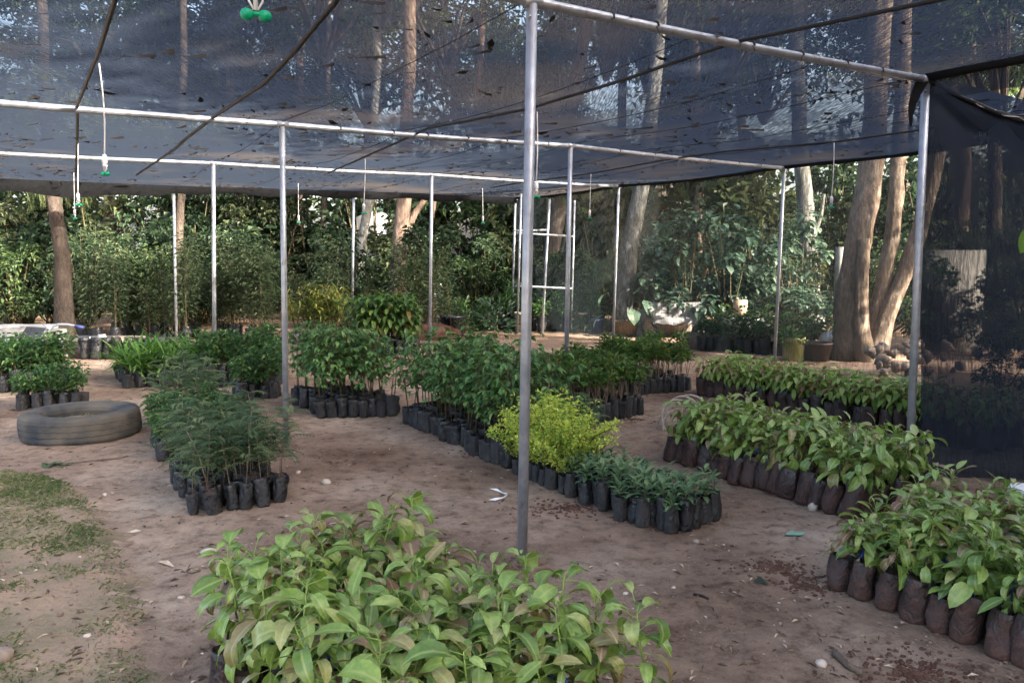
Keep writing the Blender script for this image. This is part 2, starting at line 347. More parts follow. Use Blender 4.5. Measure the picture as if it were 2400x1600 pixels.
# ground
def ground_mat():
    m, nt, out = new_mat('bare_earth'); b = principled(nt, .95, .12)
    tc = N(nt, 'ShaderNodeTexCoord'); v = tc.outputs['Object']
    n1 = noise_tex(nt, .7, 5, vec=v); r1 = ramp(nt, [(.34, (.2, .134, .098)), (.5, (.325, .235, .178)), (.66, (.435, .34, .268))]); nt.links.new(n1.outputs['Fac'], r1.inputs[0])
    n2 = noise_tex(nt, 9, 6, vec=v, rough=.7); r2 = ramp(nt, [(.3, (.38, .34, .32)), (.48, (.9, .89, .88)), (.7, (1.2, 1.19, 1.17))]); nt.links.new(n2.outputs['Fac'], r2.inputs[0])
    mu = N(nt, 'ShaderNodeMixRGB', blend_type='MULTIPLY'); mu.inputs[0].default_value = 1; nt.links.new(r1.outputs[0], mu.inputs[1]); nt.links.new(r2.outputs[0], mu.inputs[2])
    n5 = noise_tex(nt, .5, 3, vec=v, rough=.6); r5 = ramp(nt, [(.36, (.66, .62, .6)), (.52, (1, 1, 1)), (.68, (1.14, 1.13, 1.12))]); nt.links.new(n5.outputs['Fac'], r5.inputs[0])
    mu2 = N(nt, 'ShaderNodeMixRGB', blend_type='MULTIPLY'); mu2.inputs[0].default_value = 1; nt.links.new(mu.outputs[0], mu2.inputs[1]); nt.links.new(r5.outputs[0], mu2.inputs[2]); mu = mu2
    # pale grit specks
    vo = N(nt, 'ShaderNodeTexVoronoi'); vo.inputs['Scale'].default_value = 34; nt.links.new(v, vo.inputs['Vector'])
    rs = ramp(nt, [(.0, (1, 1, 1)), (.1, (1, 1, 1)), (.14, (0, 0, 0))]); nt.links.new(vo.outputs['Distance'], rs.inputs[0])
    n4 = noise_tex(nt, 3, 2, vec=v); r4 = ramp(nt, [(.5, (0, 0, 0)), (.62, (1, 1, 1))]); nt.links.new(n4.outputs['Fac'], r4.inputs[0])
    mm = N(nt, 'ShaderNodeMixRGB', blend_type='MULTIPLY'); mm.inputs[0].default_value = 1; nt.links.new(rs.outputs[0], mm.inputs[1]); nt.links.new(r4.outputs[0], mm.inputs[2])
    gm = N(nt, 'ShaderNodeMixRGB'); nt.links.new(mm.outputs[0], gm.inputs[0]); nt.links.new(mu.outputs[0], gm.inputs[1]); gm.inputs[2].default_value = (.5, .42, .36, 1)
    # forest floor further out
    sx = N(nt, 'ShaderNodeSeparateXYZ'); nt.links.new(v, sx.inputs[0])
    far = N(nt, 'ShaderNodeMapRange'); far.inputs[1].default_value = 14; far.inputs[2].default_value = 19; nt.links.new(sx.outputs[1], far.inputs[0])
    fm = N(nt, 'ShaderNodeMixRGB'); nt.links.new(far.outputs[0], fm.inputs[0]); nt.links.new(gm.outputs[0], fm.inputs[1]); fm.inputs[2].default_value = (.16, .11, .075, 1)
    nt.links.new(fm.outputs[0], b.inputs['Base Color'])
    n3 = noise_tex(nt, 38, 6, vec=v, rough=.7); mb_ = N(nt, 'ShaderNodeMath', operation='MULTIPLY_ADD'); mb_.inputs[1].default_value = .6
    nt.links.new(n2.outputs['Fac'], mb_.inputs[0]); nt.links.new(n3.outputs['Fac'], mb_.inputs[2])
    bump(nt, b, mb_.outputs[0], 1.0, .035)
    nt.links.new(b.outputs[0], out.inputs[0]); return m
M['earth'] = ground_mat()
M['bank'] = plain('bank_earth', (.13, .115, .07), (.29, .2, .145), 2.6, .95, .1, 0, .8, 30, p=(.3, .7), bdist=.02)
M['grass'] = leaf_mat('grass_blades', [(0, (.06, .1, .035)), (.5, (.12, .16, .065)), (1, (.3, .27, .16))])

# ------------------------------------------------------------------ the ground, one sheet
BANK = [(-3.66, 5.85), (-3.15, 5.6), (-2.75, 5.1), (-2.3, 4.46), (-1.95, 3.9), (-1.5, 3.2), (-1.2, 2.6), (-.8, 1.6), (-.5, .6)]
def bank_edge(y):                                    # x of the grass bank's edge at distance y
    if y > 5.85: return -99
    for (x1, y1), (x0, y0) in zip(BANK, BANK[1:]):
        if y0 <= y <= y1: return x0 + (x1 - x0) * (y - y0) / (y1 - y0)
    return -.3
def ground_z(x, y):
    z = .022 * noise.noise(Vector((x * .6, y * .6, 3))) + .017 * noise.noise(Vector((x * 2.3, y * 2.3, 9)))
    z += .012 * noise.noise(Vector((x * 7, y * 7, 1)))
    e = bank_edge(y) + .06 * noise.noise(Vector((x * 3, y * 3, 5)))
    t = max(0, min(1, (e - x) / .26 + .5)); z += .05 * t * t * (3 - 2 * t)
    if y > 15: z += .0
    return z
def axis(parts):
    a = []
    for lo, hi, st in parts:
        n = max(1, int(round((hi - lo) / st)))
        a += [lo + (hi - lo) * i / n for i in range(n)]
    return a + [parts[-1][1]]
gx = axis([(-300, -40, 40), (-40, -8, 2), (-8, -4.5, .2), (-4.5, 3.5, .05), (3.5, 8, .2), (8, 40, 2), (40, 300, 40)])
gy = axis([(-120, -10, 20), (-10, 1.6, 1), (1.6, 9, .05), (9, 16, .2), (16, 44, 2), (44, 400, 50)])
gb = MB(); nx = len(gx)
for y in gy:
    for x in gx: gb.v.append((x, y, ground_z(x, y) if -9 < x < 9 and 0 < y < 17 else 0.0))
for j in range(len(gy) - 1):
    yc = (gy[j] + gy[j + 1]) / 2; e = bank_edge(yc)
    for i in range(nx - 1):
        k = j * nx + i; xc = (gx[i] + gx[i + 1]) / 2
        gb.face((k, k + 1, k + 1 + nx, k + nx), .5, 1 if xc < e + .3 * noise.noise(Vector((xc * 3, yc * 3, 0))) + uni(-.07, .07) else 0)
tag(gb.build('ground', [M['earth'], M['bank']]), kind='structure')

# ------------------------------------------------------------------ the shade house: posts, beams, roof net
FEET = {'L1': ((1247, 4), (1223, 1322)), 'C1': ((2170, 187), (2130, 1122)),
        'L2': ((661, 292), (671, 1047)), 'C2': ((1337, 342), (1325, 945)), 'R2': ((1838, 394), (1815, 848)),
        'L3': ((500, 383), (503, 885)), 'C3': ((1012, 410), (1007, 835)), 'R3': ((1450, 437), (1437, 798)),
        'L4': ((407, 440), (414, 806)), 'C4': ((829, 452), (825, 787)), 'R4': ((1208, 466), (1200, 768))}
FOOT, TOP = {}, {}
for k, (t, b) in FEET.items():
    p = atz(*b); FOOT[k] = p; TOP[k] = aty(t[0], t[1], p.y)
rowv = Vector((2.72, 2.0, 0)); colv = Vector((-2.0, 3.95, 0))
def add_post(k, foot, h): FOOT[k] = Vector((foot.x, foot.y, 0)); TOP[k] = Vector((foot.x, foot.y, h))
add_post('R1', FOOT['R2'] - colv, 2.95)
for r in (1, 2, 3, 4): add_post('K%d' % r, FOOT['L%d' % r] - rowv, TOP['L%d' % r].z - (.02 if r == 4 else .05))
add_post('L0', FOOT['L1'] - colv, 2.93); add_post('C0', FOOT['C1'] - colv, 2.93); add_post('K0', FOOT['K1'] - colv, 2.9)
M['hem_'] = plain('black_tie', (.012, .013, .016), (.03, .03, .034), 20, .8)
frame = thing('shade_house', 'galvanised pipe frame of posts and cross beams holding up the dark shade net', 'pipe frame', (0, 0, 0))
for k in FOOT:
    if k in ('K0', 'L0'): continue
    mb = MB(); r = {'L1': .0278, 'C1': .0285, 'L2': .024}.get(k, .0255)
    f0, t0 = FOOT[k], TOP[k]
    tube(mb, [f0 - Vector((0, 0, .05)), f0 + (t0 - f0) * .5, t0 - Vector((0, 0, .012))], r, 14)
    mb.build('post', M['steel'], frame)
def beam(keys):
    mb = MB(); pts = []
    for a, b in zip(keys, keys[1:]):
        A, B = TOP[a], TOP[b]
        for i in range(4):
            q = A + (B - A) * i / 4; q = q - Vector((0, 0, .012 * math.sin(math.pi * i / 4))); pts.append(q)
    pts.append(TOP[keys[-1]]); tube(mb, pts, .025, 12)
    for k in keys:
        d = (TOP[keys[-1]] - TOP[keys[0]]).normalized(); tube(mb, [TOP[k] - d * .05, TOP[k] + d * .05], .0285, 12)
    return mb.build('beam', M['steel'], frame)
for ks in (('K1', 'L1', 'C1'), ('K2', 'L2', 'C2', 'R2'), ('K3', 'L3', 'C3', 'R3'), ('K4', 'L4', 'C4', 'R4')): beam(ks)
for k in ('L1', 'C1'):                                 # bolt heads near the post tops
    mb = MB(); p = TOP[k] + Vector((-.012, -.031, -.08)); tube(mb, [p, p - Vector((0, .008, 0))], .008, 8)
    mb.build('bolt', M['steel'], frame)

for ks in (('L1', 'C1'), ('L2', 'C2'), ('C2', 'R2'), ('L3', 'C3'), ('C3', 'R3')):   # black ties lacing the cloth to the beams
    for i in range(1, 7):
        A, B = TOP[ks[0]], TOP[ks[1]]; t = (i + uni(-.3, .3)) / 7; q = A + (B - A) * t; d = (B - A).normalized(); mb = MB()
        tube(mb, [q - d * .006, q + d * .006], .0275, 10); tube(mb, [q + Vector((0, -.03, -.01)), q + Vector((uni(-.02, .02), -.04, -.04 - uni(0, .05)))], .0025, 4)
        mb.build('tie', M['hem_'], frame)
# roof net: cells between the grid points, sagging between the beams
netb = MB(); NS = 16
def cell(a, b, c, d):
    """a-b on the nearer beam, d-c on the farther one"""
    A, B, C, D = TOP[a], TOP[b], TOP[c], TOP[d]; b0 = len(netb.v)
    for j in range(NS + 1):
        v = j / NS
        for i in range(NS + 1):
            u = i / NS
            p = (A * (1 - u) + B * u) * (1 - v) + (D * (1 - u) + C * u) * v
            s = .075 * 4 * v * (1 - v) * (.55 + .45 * 4 * u * (1 - u))
            w = .02 * noise.noise(Vector((p.x * .9, p.y * .9, 2))) * min(1, 4 * v * (1 - v) * 2)
            netb.v.append(p + Vector((0, 0, .034 - s + w)))
    for j in range(NS):
        for i in range(NS):
            k = b0 + j * (NS + 1) + i; netb.face((k, k + 1, k + NS + 2, k + NS + 1))
for r in (0, 1, 2, 3):
    for ca, cb in (('K', 'L'), ('L', 'C'), ('C', 'R')):
        if r == 0 and cb == 'R': continue
        cell(ca + str(r), cb + str(r), cb + str(r + 1), ca + str(r + 1))
roof = netb.build('shade_net', M['net'])
tag(roof, 'dark translucent shade net stretched overhead as the roof, littered with leaves', 'shade net')
ROOF = BVHTree.FromPolygons([tuple(v) for v in netb.v], netb.f)
def roof_z(x, y, default=2.8):
    h = ROOF.ray_cast(Vector((x, y, 0)), Vector((0, 0, 1)))
    return h[0].z if h[0] is not None else default
# rolled dark hem along the open edges of the roof
def hem(a, b, r=.035, n=10, drop=.05):
    pts = []
    for i in range(n + 1):
        q = TOP[a] + (TOP[b] - TOP[a]) * i / n
        pts.append(q + Vector((0, 0, .02 - drop * math.sin(math.pi * i / n) + .012 * noise.noise(q * 2))))
    mb = MB(); tube(mb, pts, r, 8, wob=.4); mb.build('hem', M['hem'], roof)
hem('R1', 'R2'); hem('R2', 'R3', .03); hem('R3', 'R4', .03); hem('R4', 'C4', .03, 10, .02); hem('C4', 'L4', .03, 10, .02); hem('L4', 'K4', .03, 10, .08); hem('C0', 'C1', .035)
mb = MB()                                              # thin support wires sewn under the cloth
for (a, b) in (('L1', 'L2'), ('L2', 'L3'), ('L3', 'L4'), ('C1', 'C2'), ('C2', 'C3'), ('C3', 'C4')):
    for off in (.0, .34, .67):
        A = TOP[a] + rowv * off; B = TOP[b] + rowv * off
        pts = []
        for i in range(13):
            q = A + (B - A) * i / 12; pts.append(Vector((q.x, q.y, roof_z(q.x, q.y, q.z) - .012)))
        tube(mb, pts, .0028, 4, cap=False)
tag(mb.build('seam_wire', M['hem'], roof))
mb = MB()                                              # folded-down edge of the cloth along the rear beam
for a, b in (('K4', 'L4'), ('L4', 'C4'), ('C4', 'R4')):
    b0 = len(mb.v)
    for i in range(13):
        q = TOP[a] + (TOP[b] - TOP[a]) * i / 12 + Vector((.03, -.06, 0)); d = .1 + .03 * math.sin(i * 1.3) + (.12 * math.sin(math.pi * i / 12) if a == 'K4' else 0)
        mb.v += [q + Vector((0, 0, .03)), q + Vector((0, -.01, -d * .5)), q + Vector((0, .02, -d))]
    for i in range(12):
        for c in (0, 1): k = b0 + i * 3 + c; mb.face((k, k + 3, k + 4, k + 1))
mb.build('flap', M['hem'], roof)
mb = MB()
for i in range(17):
    q = TOP['C1'] + (TOP['C0'] - TOP['C1']) * i / 16; d = .1 + .16 * math.sin(min(1, i / 6) * 1.57) + .02 * math.sin(i * 1.9)
    mb.v += [q + Vector((0, 0, .02)), q + Vector((.02, 0, -d * .5)), q + Vector((.03 * math.sin(i * 1.3), 0, -d))]
for i in range(16):
    for c in (0, 1): k = i * 3 + c; mb.face((k, k + 3, k + 4, k + 1))
mb.build('flap', M['side_net'], roof)

# side curtain on the right, hung from the next beam and splayed out at the ground
mb = MB(); A, B = TOP['C1'], TOP['R1']; n1, n2 = 26, 20
foot_a, foot_b = FOOT['C1'] + Vector((.03, -.02, 0)), Vector((6.2, 5.5, 0))
for j in range(n2 + 1):
    v = j / n2
    for i in range(n1 + 1):
        u = i / n1
        t = A + (B - A) * u + Vector((0, 0, -.13 * math.sin(math.pi * min(1, u * 1.3)) - .02)); g = foot_a + (foot_b - foot_a) * u + Vector((0, 0, .02))
        q = t * (1 - v) + g * v
        fold = .035 * math.sin(u * 24 + v * 1.5) * (.25 + .75 * v) + .05 * noise.noise(Vector((u * 5, v * 3, 4)))
        mb.v.append(q + Vector((.5, -.85, 0)) * fold)
for j in range(n2):
    for i in range(n1):
        k = j * (n1 + 1) + i; mb.face((k, k + 1, k + n1 + 2, k + n1 + 1))
curtain = mb.build('side_net', M['side_net'])
tag(curtain, 'dark side net hanging like a curtain to the ground right of the corner post', 'net curtain')
mb = MB(); pts = []                                    # folded upper strip, doubled cloth with a pale cord
for i in range(n1 + 1):
    u = i / n1; pts.append(A + (B - A) * u + Vector((0, 0, -.13 * math.sin(math.pi * min(1, u * 1.3)) - .02)))
for i, p in enumerate(pts):
    d = .03 + .26 * min(1, i / n1 * 2.4)
    mb.v += [p + Vector((.02, -.045, 0)), p + Vector((.03, -.05, -d * .5 + .02 * math.sin(i))), p + Vector((.02, -.04, -d))]
for i in range(len(pts) - 1):
    k = i * 3; mb.face((k, k + 1, k + 4, k + 3)); mb.face((k + 1, k + 2, k + 5, k + 4))
mb.build('folded_edge', M['side_net'], curtain)
mb = MB(); tube(mb, [p + Vector((.02, -.05, .004 * math.sin(i * 1.7))) for i, p in enumerate(pts)], .018, 7, wob=.6); mb.build('rolled_edge', M['hem'], curtain)
mb = MB(); tube(mb, [p + Vector((.02, -.068, .012 * math.sin(i * 2.1))) for i, p in enumerate(pts) if i > 3], .005, 5); mb.build('cord', M['rope'], curtain)
# torn strip hanging at the corner post
mb = MB(); p0 = TOP['C1'] + Vector((-.03, -.03, -.02))
for i in range(7):
    v = i / 6; w = .05 * (1 - v) + .006
    c = p0 + Vector((-.07 * v - .03 * math.sin(v * 3), 0, -.3 * v)); mb.v += [c + Vector((-w, 0, 0)), c + Vector((w * .6, -.01, 0))]
for i in range(6): mb.face((2 * i, 2 * i + 1, 2 * i + 3, 2 * i + 2))
tag(mb.build('net_scrap', M['hem']), 'torn scrap of black net hanging from the right corner post', 'net scrap')
# thin side nets down the right-hand side of the house
def side_sheet(a, b, lab, lo=.0, hi=-.03, mat='thin_net'):
    mb = MB(); n1, n2 = 14, 10
    for j in range(n2 + 1):
        for i in range(n1 + 1):
            u, v = i / n1, j / n2
            q = TOP[a] + (TOP[b] - TOP[a]) * u; z = (q.z + hi) * (1 - v) + lo * v
            o_ = .04 * noise.noise(Vector((u * 5, v * 4, TOP[a].x))) ; mb.v.append(Vector((q.x + o_, q.y + o_, z)))
    for j in range(n2):
        for i in range(n1):
            k = j * (n1 + 1) + i; mb.face((k, k + 1, k + n1 + 2, k + n1 + 1))
    return tag(mb.build('side_net', M[mat]), lab, 'net curtain')
side_sheet('R1', 'R2', 'thin see-through side net between the forked trunk and the pale-leaved right seedlings')
side_sheet('R2', 'R3', 'thin see-through side net in front of the broad-leaved grey-green bushes')
side_sheet('R3', 'R4', 'thin see-through side net right of the ladder-like door frame')

# leaf litter lying on the roof net
mb = MB()
def litter_piece(mb, x, y, L, W, a):
    z = roof_z(x, y, None)
    if z is None: return
    d = Vector((math.cos(a), math.sin(a), 0)); s = Vector((-d.y, d.x, 0)); b0 = len(mb.v)
    c = Vector((x, y, z - .006)); cu = uni(-.03, .03); bend = uni(-.25, .25)
    for t, w in ((-.5, .1), (-.15, 1), (.2, .8), (.5, .08)):
        p = c + d * L * t + s * L * bend * t * t
        mb.v += [p + s * W * w / 2 + Vector((0, 0, cu * t)), p - s * W * w / 2 + Vector((0, 0, -.012 * w - cu * .3))]
    for i in range(3): mb.face((b0 + 2 * i, b0 + 2 * i + 1, b0 + 2 * i + 3, b0 + 2 * i + 2), rnd())
def roof_xz(default): return default
for i in range(3400):
    u = uni(-1, 2.0); v = uni(-.3, 3)
    q = FOOT['L1'] + rowv * u + colv * v
    dens = .12 + 1.5 * max(0, noise.noise(Vector((q.x * .75, q.y * .75, 7))) + .12)
    if rnd() > dens: continue
    big = rnd() < .1
    litter_piece(mb, q.x, q.y, uni(.12, .3) if big else uni(.05, .15), uni(.02, .045) if big else uni(.014, .034), random.gauss(.35, .9))
tag(mb.build('leaf_litter', M['litter']), 'scattered dry leaves and twigs lying on the roof net', 'leaf litter', kind='stuff')
# the long bark strips one can tell apart
STRIPS = [((330, 128), .16), ((455, 130), .12), ((385, 118), .1), ((720, 175), .2), ((860, 128), .22), ((960, 165), .1), ((1000, 112), .14), ((1015, 125), .1), ((1160, 205), .12), ((1500, 98), .05),
          ((1660, 47), .12), ((1580, 72), .09), ((1740, 300), .5), ((1920, 228), .06), ((1890, 255), .08), ((2050, 235), .06), ((1640, 175), .08), ((610, 178), .09), ((420, 215), .08), ((980, 183), .12), ((1250, 65), .1), ((760, 150), .12)]
for (px, py), L in STRIPS:
    q = atz(px, py, 2.78); q = atz(px, py, roof_z(q.x, q.y))
    mb = MB(); z = roof_z(q.x, q.y); a = uni(-.5, .5)
    litter_piece(mb, q.x, q.y, L, .02 + L * .07, a)
    if rnd() < .5: litter_piece(mb, q.x + .02, q.y + .03, L * .5, .016, a + uni(.5, 1.5))
    if mb.f: tag(mb.build('bark_strip', M['litter']), 'dark dry strip of bark lying on top of the roof net', 'bark strip', 'bark strips on the roof net')

# black watering pipes under the roof
PIPES = [([(285, -60), (270, 0), (232, 120), (182, 245), (180, 340), (177, 415)], 'black watering pipe under the roof left, two sprinklers close together below it', .012),
         ([(800, -30), (785, 0), (700, 110), (620, 195), (500, 275), (430, 330), (375, 373), (320, 410)], 'black watering pipe curving under the roof from the top towards the left rear', .014),
         ([(2300, -20), (2200, 0), (1960, 50), (1725, 98), (1480, 180), (1240, 255), (1005, 300), (850, 370), (770, 405)], 'black watering pipe crossing the long near beam towards the middle rear', .012),
         ([(2400, 270), (2158, 305), (1955, 333), (1700, 355), (1560, 375), (1385, 407), (1130, 440)], 'black watering pipe under the right-hand roof edge with one sprinkler on it', .011)]
PIPE_Z = 2.70
for pts, lab, r in PIPES:
    mb = MB(); w = []
    for (px, py) in pts:
        q = atz(px, py, 2.76); z = min(roof_z(q.x, q.y, 2.8) - .02, 2.95); q = atz(px, py, z); w.append(q)
    fine = []
    for a, b in zip(w, w[1:]):
        for i in range(5):
            q = a + (b - a) * i / 5; q.z = min(q.z, roof_z(q.x, q.y, q.z + .1) - .012); fine.append(q)
    fine.append(w[-1]); tube(mb, fine, r, 8)
    tag(mb.build('water_pipe', M['black_pipe']), lab, 'water pipe')

def sprinkler(top, bot, y, lab, bend=0.0, gap=1.0):
    T = aty(top[0], top[1], y); B = aty(bot[0], bot[1], y)
    root = thing('sprinkler', lab, 'sprinkler', (B.x, B.y, B.z), uni(-.6, .6), 'hanging sprinklers')
    up = T - B; R_ = Matrix.Rotation(-root.rotation_euler[2], 3, 'Z'); up = R_ @ up
    mb = MB(); pts = []
    for i in range(9):
        t = i / 8; pts.append(Vector((up.x * t + bend * math.sin(t * math.pi) * .3, up.y * t, .105 + (up.z - .105) * t)))
    tube(mb, pts, .0042, 7); mb.build('tube', M['white_plastic'], root)
    mb = MB(); lathe(mb, [(.004, .112), (.011, .11), (.0115, .1), (.0155, .098), (.0155, .062), (.012, .059), (.004, .058)], 12); mb.build('weight', M['white_plastic'], root)
    mb = MB(); lathe(mb, [(.005, .06), (.012, .054), (.015, .047), (.011, .042), (.005, .04), (.004, .012), (.001, .011)], 10)
    for s in (-1, 1): tube(mb, [(.012 * s, 0, .047), (.014 * s, 0, .03), (.004 * s, 0, .012)], .0022, 5)
    mb.build('nozzle', M['white_plastic'], root)
    mb = MB()
    for s in (-1, 1): lathe(mb, [(.001, .013), (.01, .011), (.0145, .003), (.013, -.005), (.006, -.009), (.001, -.01)], 10, (.0175 * s * gap, 0, 0), wob=.2)
    tube(mb, [(-.012, 0, .004), (.012, 0, .004)], .005, 6)
    mb.build('rotor', M['green_plastic'], root)
    return root
SPR = [((590, -330), (600, 38), 1.7, 'near sprinkler overhead, seen from below with two green lobes', 0), ((232, 148), (247, 408), 4.75, 'largest fully seen hanging sprinkler with curved white tube at upper left', .06),
       ((183, 335), (184, 480), 7.9, 'white hanging sprinkler in front of the brown trunk, right of its smaller twin', 0), ((173, 405), (176, 512), 10.7, 'small white hanging sprinkler beside the brown trunk, left of its larger twin', 0),
       ((856, 372), (853, 500), 9.17, 'white hanging sprinkler in front of the leaning grey trunk, above the far bags', .02), ((1259, 262), (1257, 462), 6.18, 'white hanging sprinkler tight behind the tall centre post', .02),
       ((1385, 407), (1382, 512), 10.8, 'white hanging sprinkler in front of the brick building', 0), ((1955, 335), (1948, 487), 7.9, 'white hanging sprinkler left of the pale forked trunk', .02),
       ((699, 430), (700, 522), 12.1, 'thin hanging sprinkler just right of the tall left post', 0), ((1131, 442), (1132, 523), 13.1, 'thin hanging sprinkler left of the ladder-like door frame', 0)]
for t, b, y, lab, bd in SPR: sprinkler(t, b, y, lab, bd, 1.0)

# ladder-like door frame of steel pipe at the back
D = thing('door_frame', 'ladder-like steel door frame of pipes with cross rungs at the rear', 'door frame')
yd = 16.6
dl, dm, dr = aty(1214, 470, yd), aty(1285, 470, yd + .35), aty(1345, 470, yd + .7)
for (a, b, r) in (((1222, 440), (1212, 782), .024), ((1288, 466), (1270, 795), .028), ((1347, 470), (1338, 790), .022)):
    mb = MB(); y_ = {1222: yd, 1288: yd + .4, 1347: yd + .7}[a[0]]; p = aty(a[0], a[1], y_); q = aty(b[0], b[1], y_); tube(mb, [p, q], r, 10); mb.build('upright', M['steel'], D)
for (a, b) in (((1210, 546), (1345, 554)), ((1208, 670), (1342, 676)), ((1212, 792), (1336, 797)), ((1204, 541), (1280, 539))):
    mb = MB(); tube(mb, [aty(a[0], a[1], yd), aty(b[0], b[1], yd + .7)], .022, 10); mb.build('rung', M['steel'], D)

# ------------------------------------------------------------------ seedlings in polythene bags
def bag_mesh(h, r, mat, seed, n=14, wob=.5):
    mb = MB()
    lathe(mb, [(r * .3, .0), (r * .84, .003), (r * .98, h * .1), (r * 1.03, h * .3), (r * 1.03, h * .42), (r * 1.02, h * .56), (r * .98, h * .72), (r * .97, h * .86), (r * .95, h), (r * .88, h + .004), (r * .82, h - .018)], n, wob=wob, seed=seed, sq=uni(.86, 1.0))
    b0 = len(mb.v); mb.v += [Vector((math.cos(2 * math.pi * j / n) * r * .92, math.sin(2 * math.pi * j / n) * r * .92, h - .014)) for j in range(n)]
    mb.face([b0 + j for j in range(n)], .5, 1)
    return mb.mesh('bag', [M[mat], M['soil']])
BAGS = {}
def bags(kind, h, r, mat):
    k = (kind, h, r)
    if k not in BAGS: BAGS[k] = [bag_mesh(h, r, mat, i * 3.1 + r * 50) for i in range(4)]
    return BAGS[k]
LEAVES = []
for i in range(8):
    mb = MB(); leaf(mb, (0, 0, 0), Vector((0, 1, 0)), 1.0, uni(.36, .5), (.5, .8, 1.1, 1.5, 1.9, 1.0, .35, 1.3)[i], 5, .5, 0, uni(.1, .4)); me = mb.mesh('leaf', M['avocado_leaf']); at = me.attributes.new('rib', 'FLOAT', 'POINT'); at.data.foreach_set('value', [1.0] + [0.0, 1.0, 0.0] * 4 + [1.0]); LEAVES.append(me)
def avocado_proto(h, r, mat, H, nl, L0, tape):
    root = thing('avocado_seedling', 'x', 'seedling'); bs = random.choice(bags('avo', h, r, mat)); link('bag', bs, root)
    st = MB(); lean = Vector((uni(-.04, .04), uni(-.04, .04), 0)); P = lambda t: Vector((0, 0, h - .02)) + Vector((0, 0, H * t)) + lean * t * t * 2 + Vector((.008 * math.sin(t * 9), .008 * math.cos(t * 7), 0))
    tube(st, [P(t / 5) for t in range(4)], [.0055, .005, .0045, .004], 5, mat=0); tube(st, [P(t / 5) for t in (3, 4, 5)], [.004, .0033, .002], 5, mat=1)
    a = uni(0, 6.28)
    for i in range(nl):
        t = 1 - (i / nl) ** 1.15 * .8; a += 2.4 + uni(-.3, .3)
        el = (1 - i / nl) ** 1.5 * 1.1 - .38 + uni(-.45, .45)
        d = Vector((math.cos(a) * math.cos(el), math.sin(a) * math.cos(el), math.sin(el)))
        p0 = P(t); pet = uni(.02, .045); p1 = p0 + d * pet
        tube(st, [p0, p1], [.0018, .0014], 4, mat=1, cap=False)
        lo = link('leaf', random.choice(LEAVES), root); L = L0 * uni(.6, 1.28) * (.5 + .14 * i if i < 4 else 1.0)
        lo.location = p1; lo.rotation_mode = 'QUATERNION'; lo.rotation_quaternion = d.to_track_quat('Y', 'Z') @ Matrix.Rotation(uni(-.5, .5), 3, 'Y').to_quaternion()
        lo.scale = (L * uni(.85, 1.15), L, L)
    st.build('stem', [M['stem_dark'], M['avocado_foliage']], root)
    if tape:
        mb = MB(); tube(mb, [P(tape) - Vector((0, 0, .022)), P(tape) + Vector((0, 0, .022))], .0072, 6); q = P(tape)
        b0 = len(mb.v); mb.v += [q + Vector((.006, -.007, 0)), q + Vector((.018, -.008, .002)), q + Vector((.02, -.013, -.055)), q + Vector((.01, -.011, -.06))]; mb.face((b0, b0 + 1, b0 + 2, b0 + 3))
        mb.build('graft_tape', M['tape'], root)
    return root
# joined foliage for the smaller kinds
def g_avocado(f, s, zb, H, nl=16, L0=.13):
    a = uni(0, 6.28); tube(s, [(0, 0, zb), (0, 0, zb + H)], [.005, .003], 5)
    for i in range(nl):
        t = 1 - (i / nl) ** 1.2 * .72; a += 2.4; el = (1 - i / nl) ** 1.5 * 1.1 - .42 + uni(-.35, .35)
        d = Vector((math.cos(a) * math.cos(el), math.sin(a) * math.cos(el), math.sin(el)))
        leaf(f, Vector((0, 0, zb + H * t)) + d * .03, d, L0 * uni(.7, 1.2), L0 * .37, uni(.4, 1.4), 4, rnd(), 0, uni(.1, .4))
def g_broad(f, s, zb, H):
    for k in range(random.choice((1, 2))):
        lean = Vector((uni(-.1, .1), uni(-.1, .1), 0)); tube(s, [(0, 0, zb), lean * .3 + Vector((0, 0, zb + H * .5)), lean + Vector((0, 0, zb + H))], [.005, .004, .002], 5)
        a = uni(0, 6)
        for i in range(14):
            t = .36 + .64 * i / 13; a += 2.4; c = lean * t * t + Vector((0, 0, zb + H * t)); d = Vector((math.cos(a), math.sin(a), uni(0, .5))).normalized()
            e = c + d * uni(.05, .11); tube(s, [c, e], .0016, 3, cap=False)
            for q in range(random.choice((3, 4, 5))):
                b = a + uni(-1.1, 1.1); dd = Vector((math.cos(b), math.sin(b), uni(-.5, .3)))
                leaf(f, e, dd, uni(.05, .095), uni(.024, .04), uni(.2, 1), 3, rnd(), 0, .2)
def g_fern(f, s, zb, H):
    tube(s, [(0, 0, zb), (uni(-.02, .02), uni(-.02, .02), zb + H * .6), (uni(-.03, .03), uni(-.03, .03), zb + H)], [.004, .003, .0015], 5); a = uni(0, 6)
    for i in range(15):
        t = .32 + .68 * i / 14; a += 2.4; p = Vector((0, 0, zb + H * t)); d = Vector((math.cos(a), math.sin(a), uni(.2, 1.0))).normalized(); L = uni(.13, .22) * (1.2 - .4 * t); tn = rnd()
        for k in range(9):
            q = k / 9; d2 = (d + Vector((0, 0, -q * .9))).normalized(); p = p + d2 * L / 9
            sd = d2.cross(Vector((0, 0, 1))).normalized()
            for sg in (-1, 1): leaf(f, p, (sd * sg + d2 * .7).normalized(), uni(.045, .065) * (1.05 - .6 * q), .009, .4, 1, tn, 0, .2)
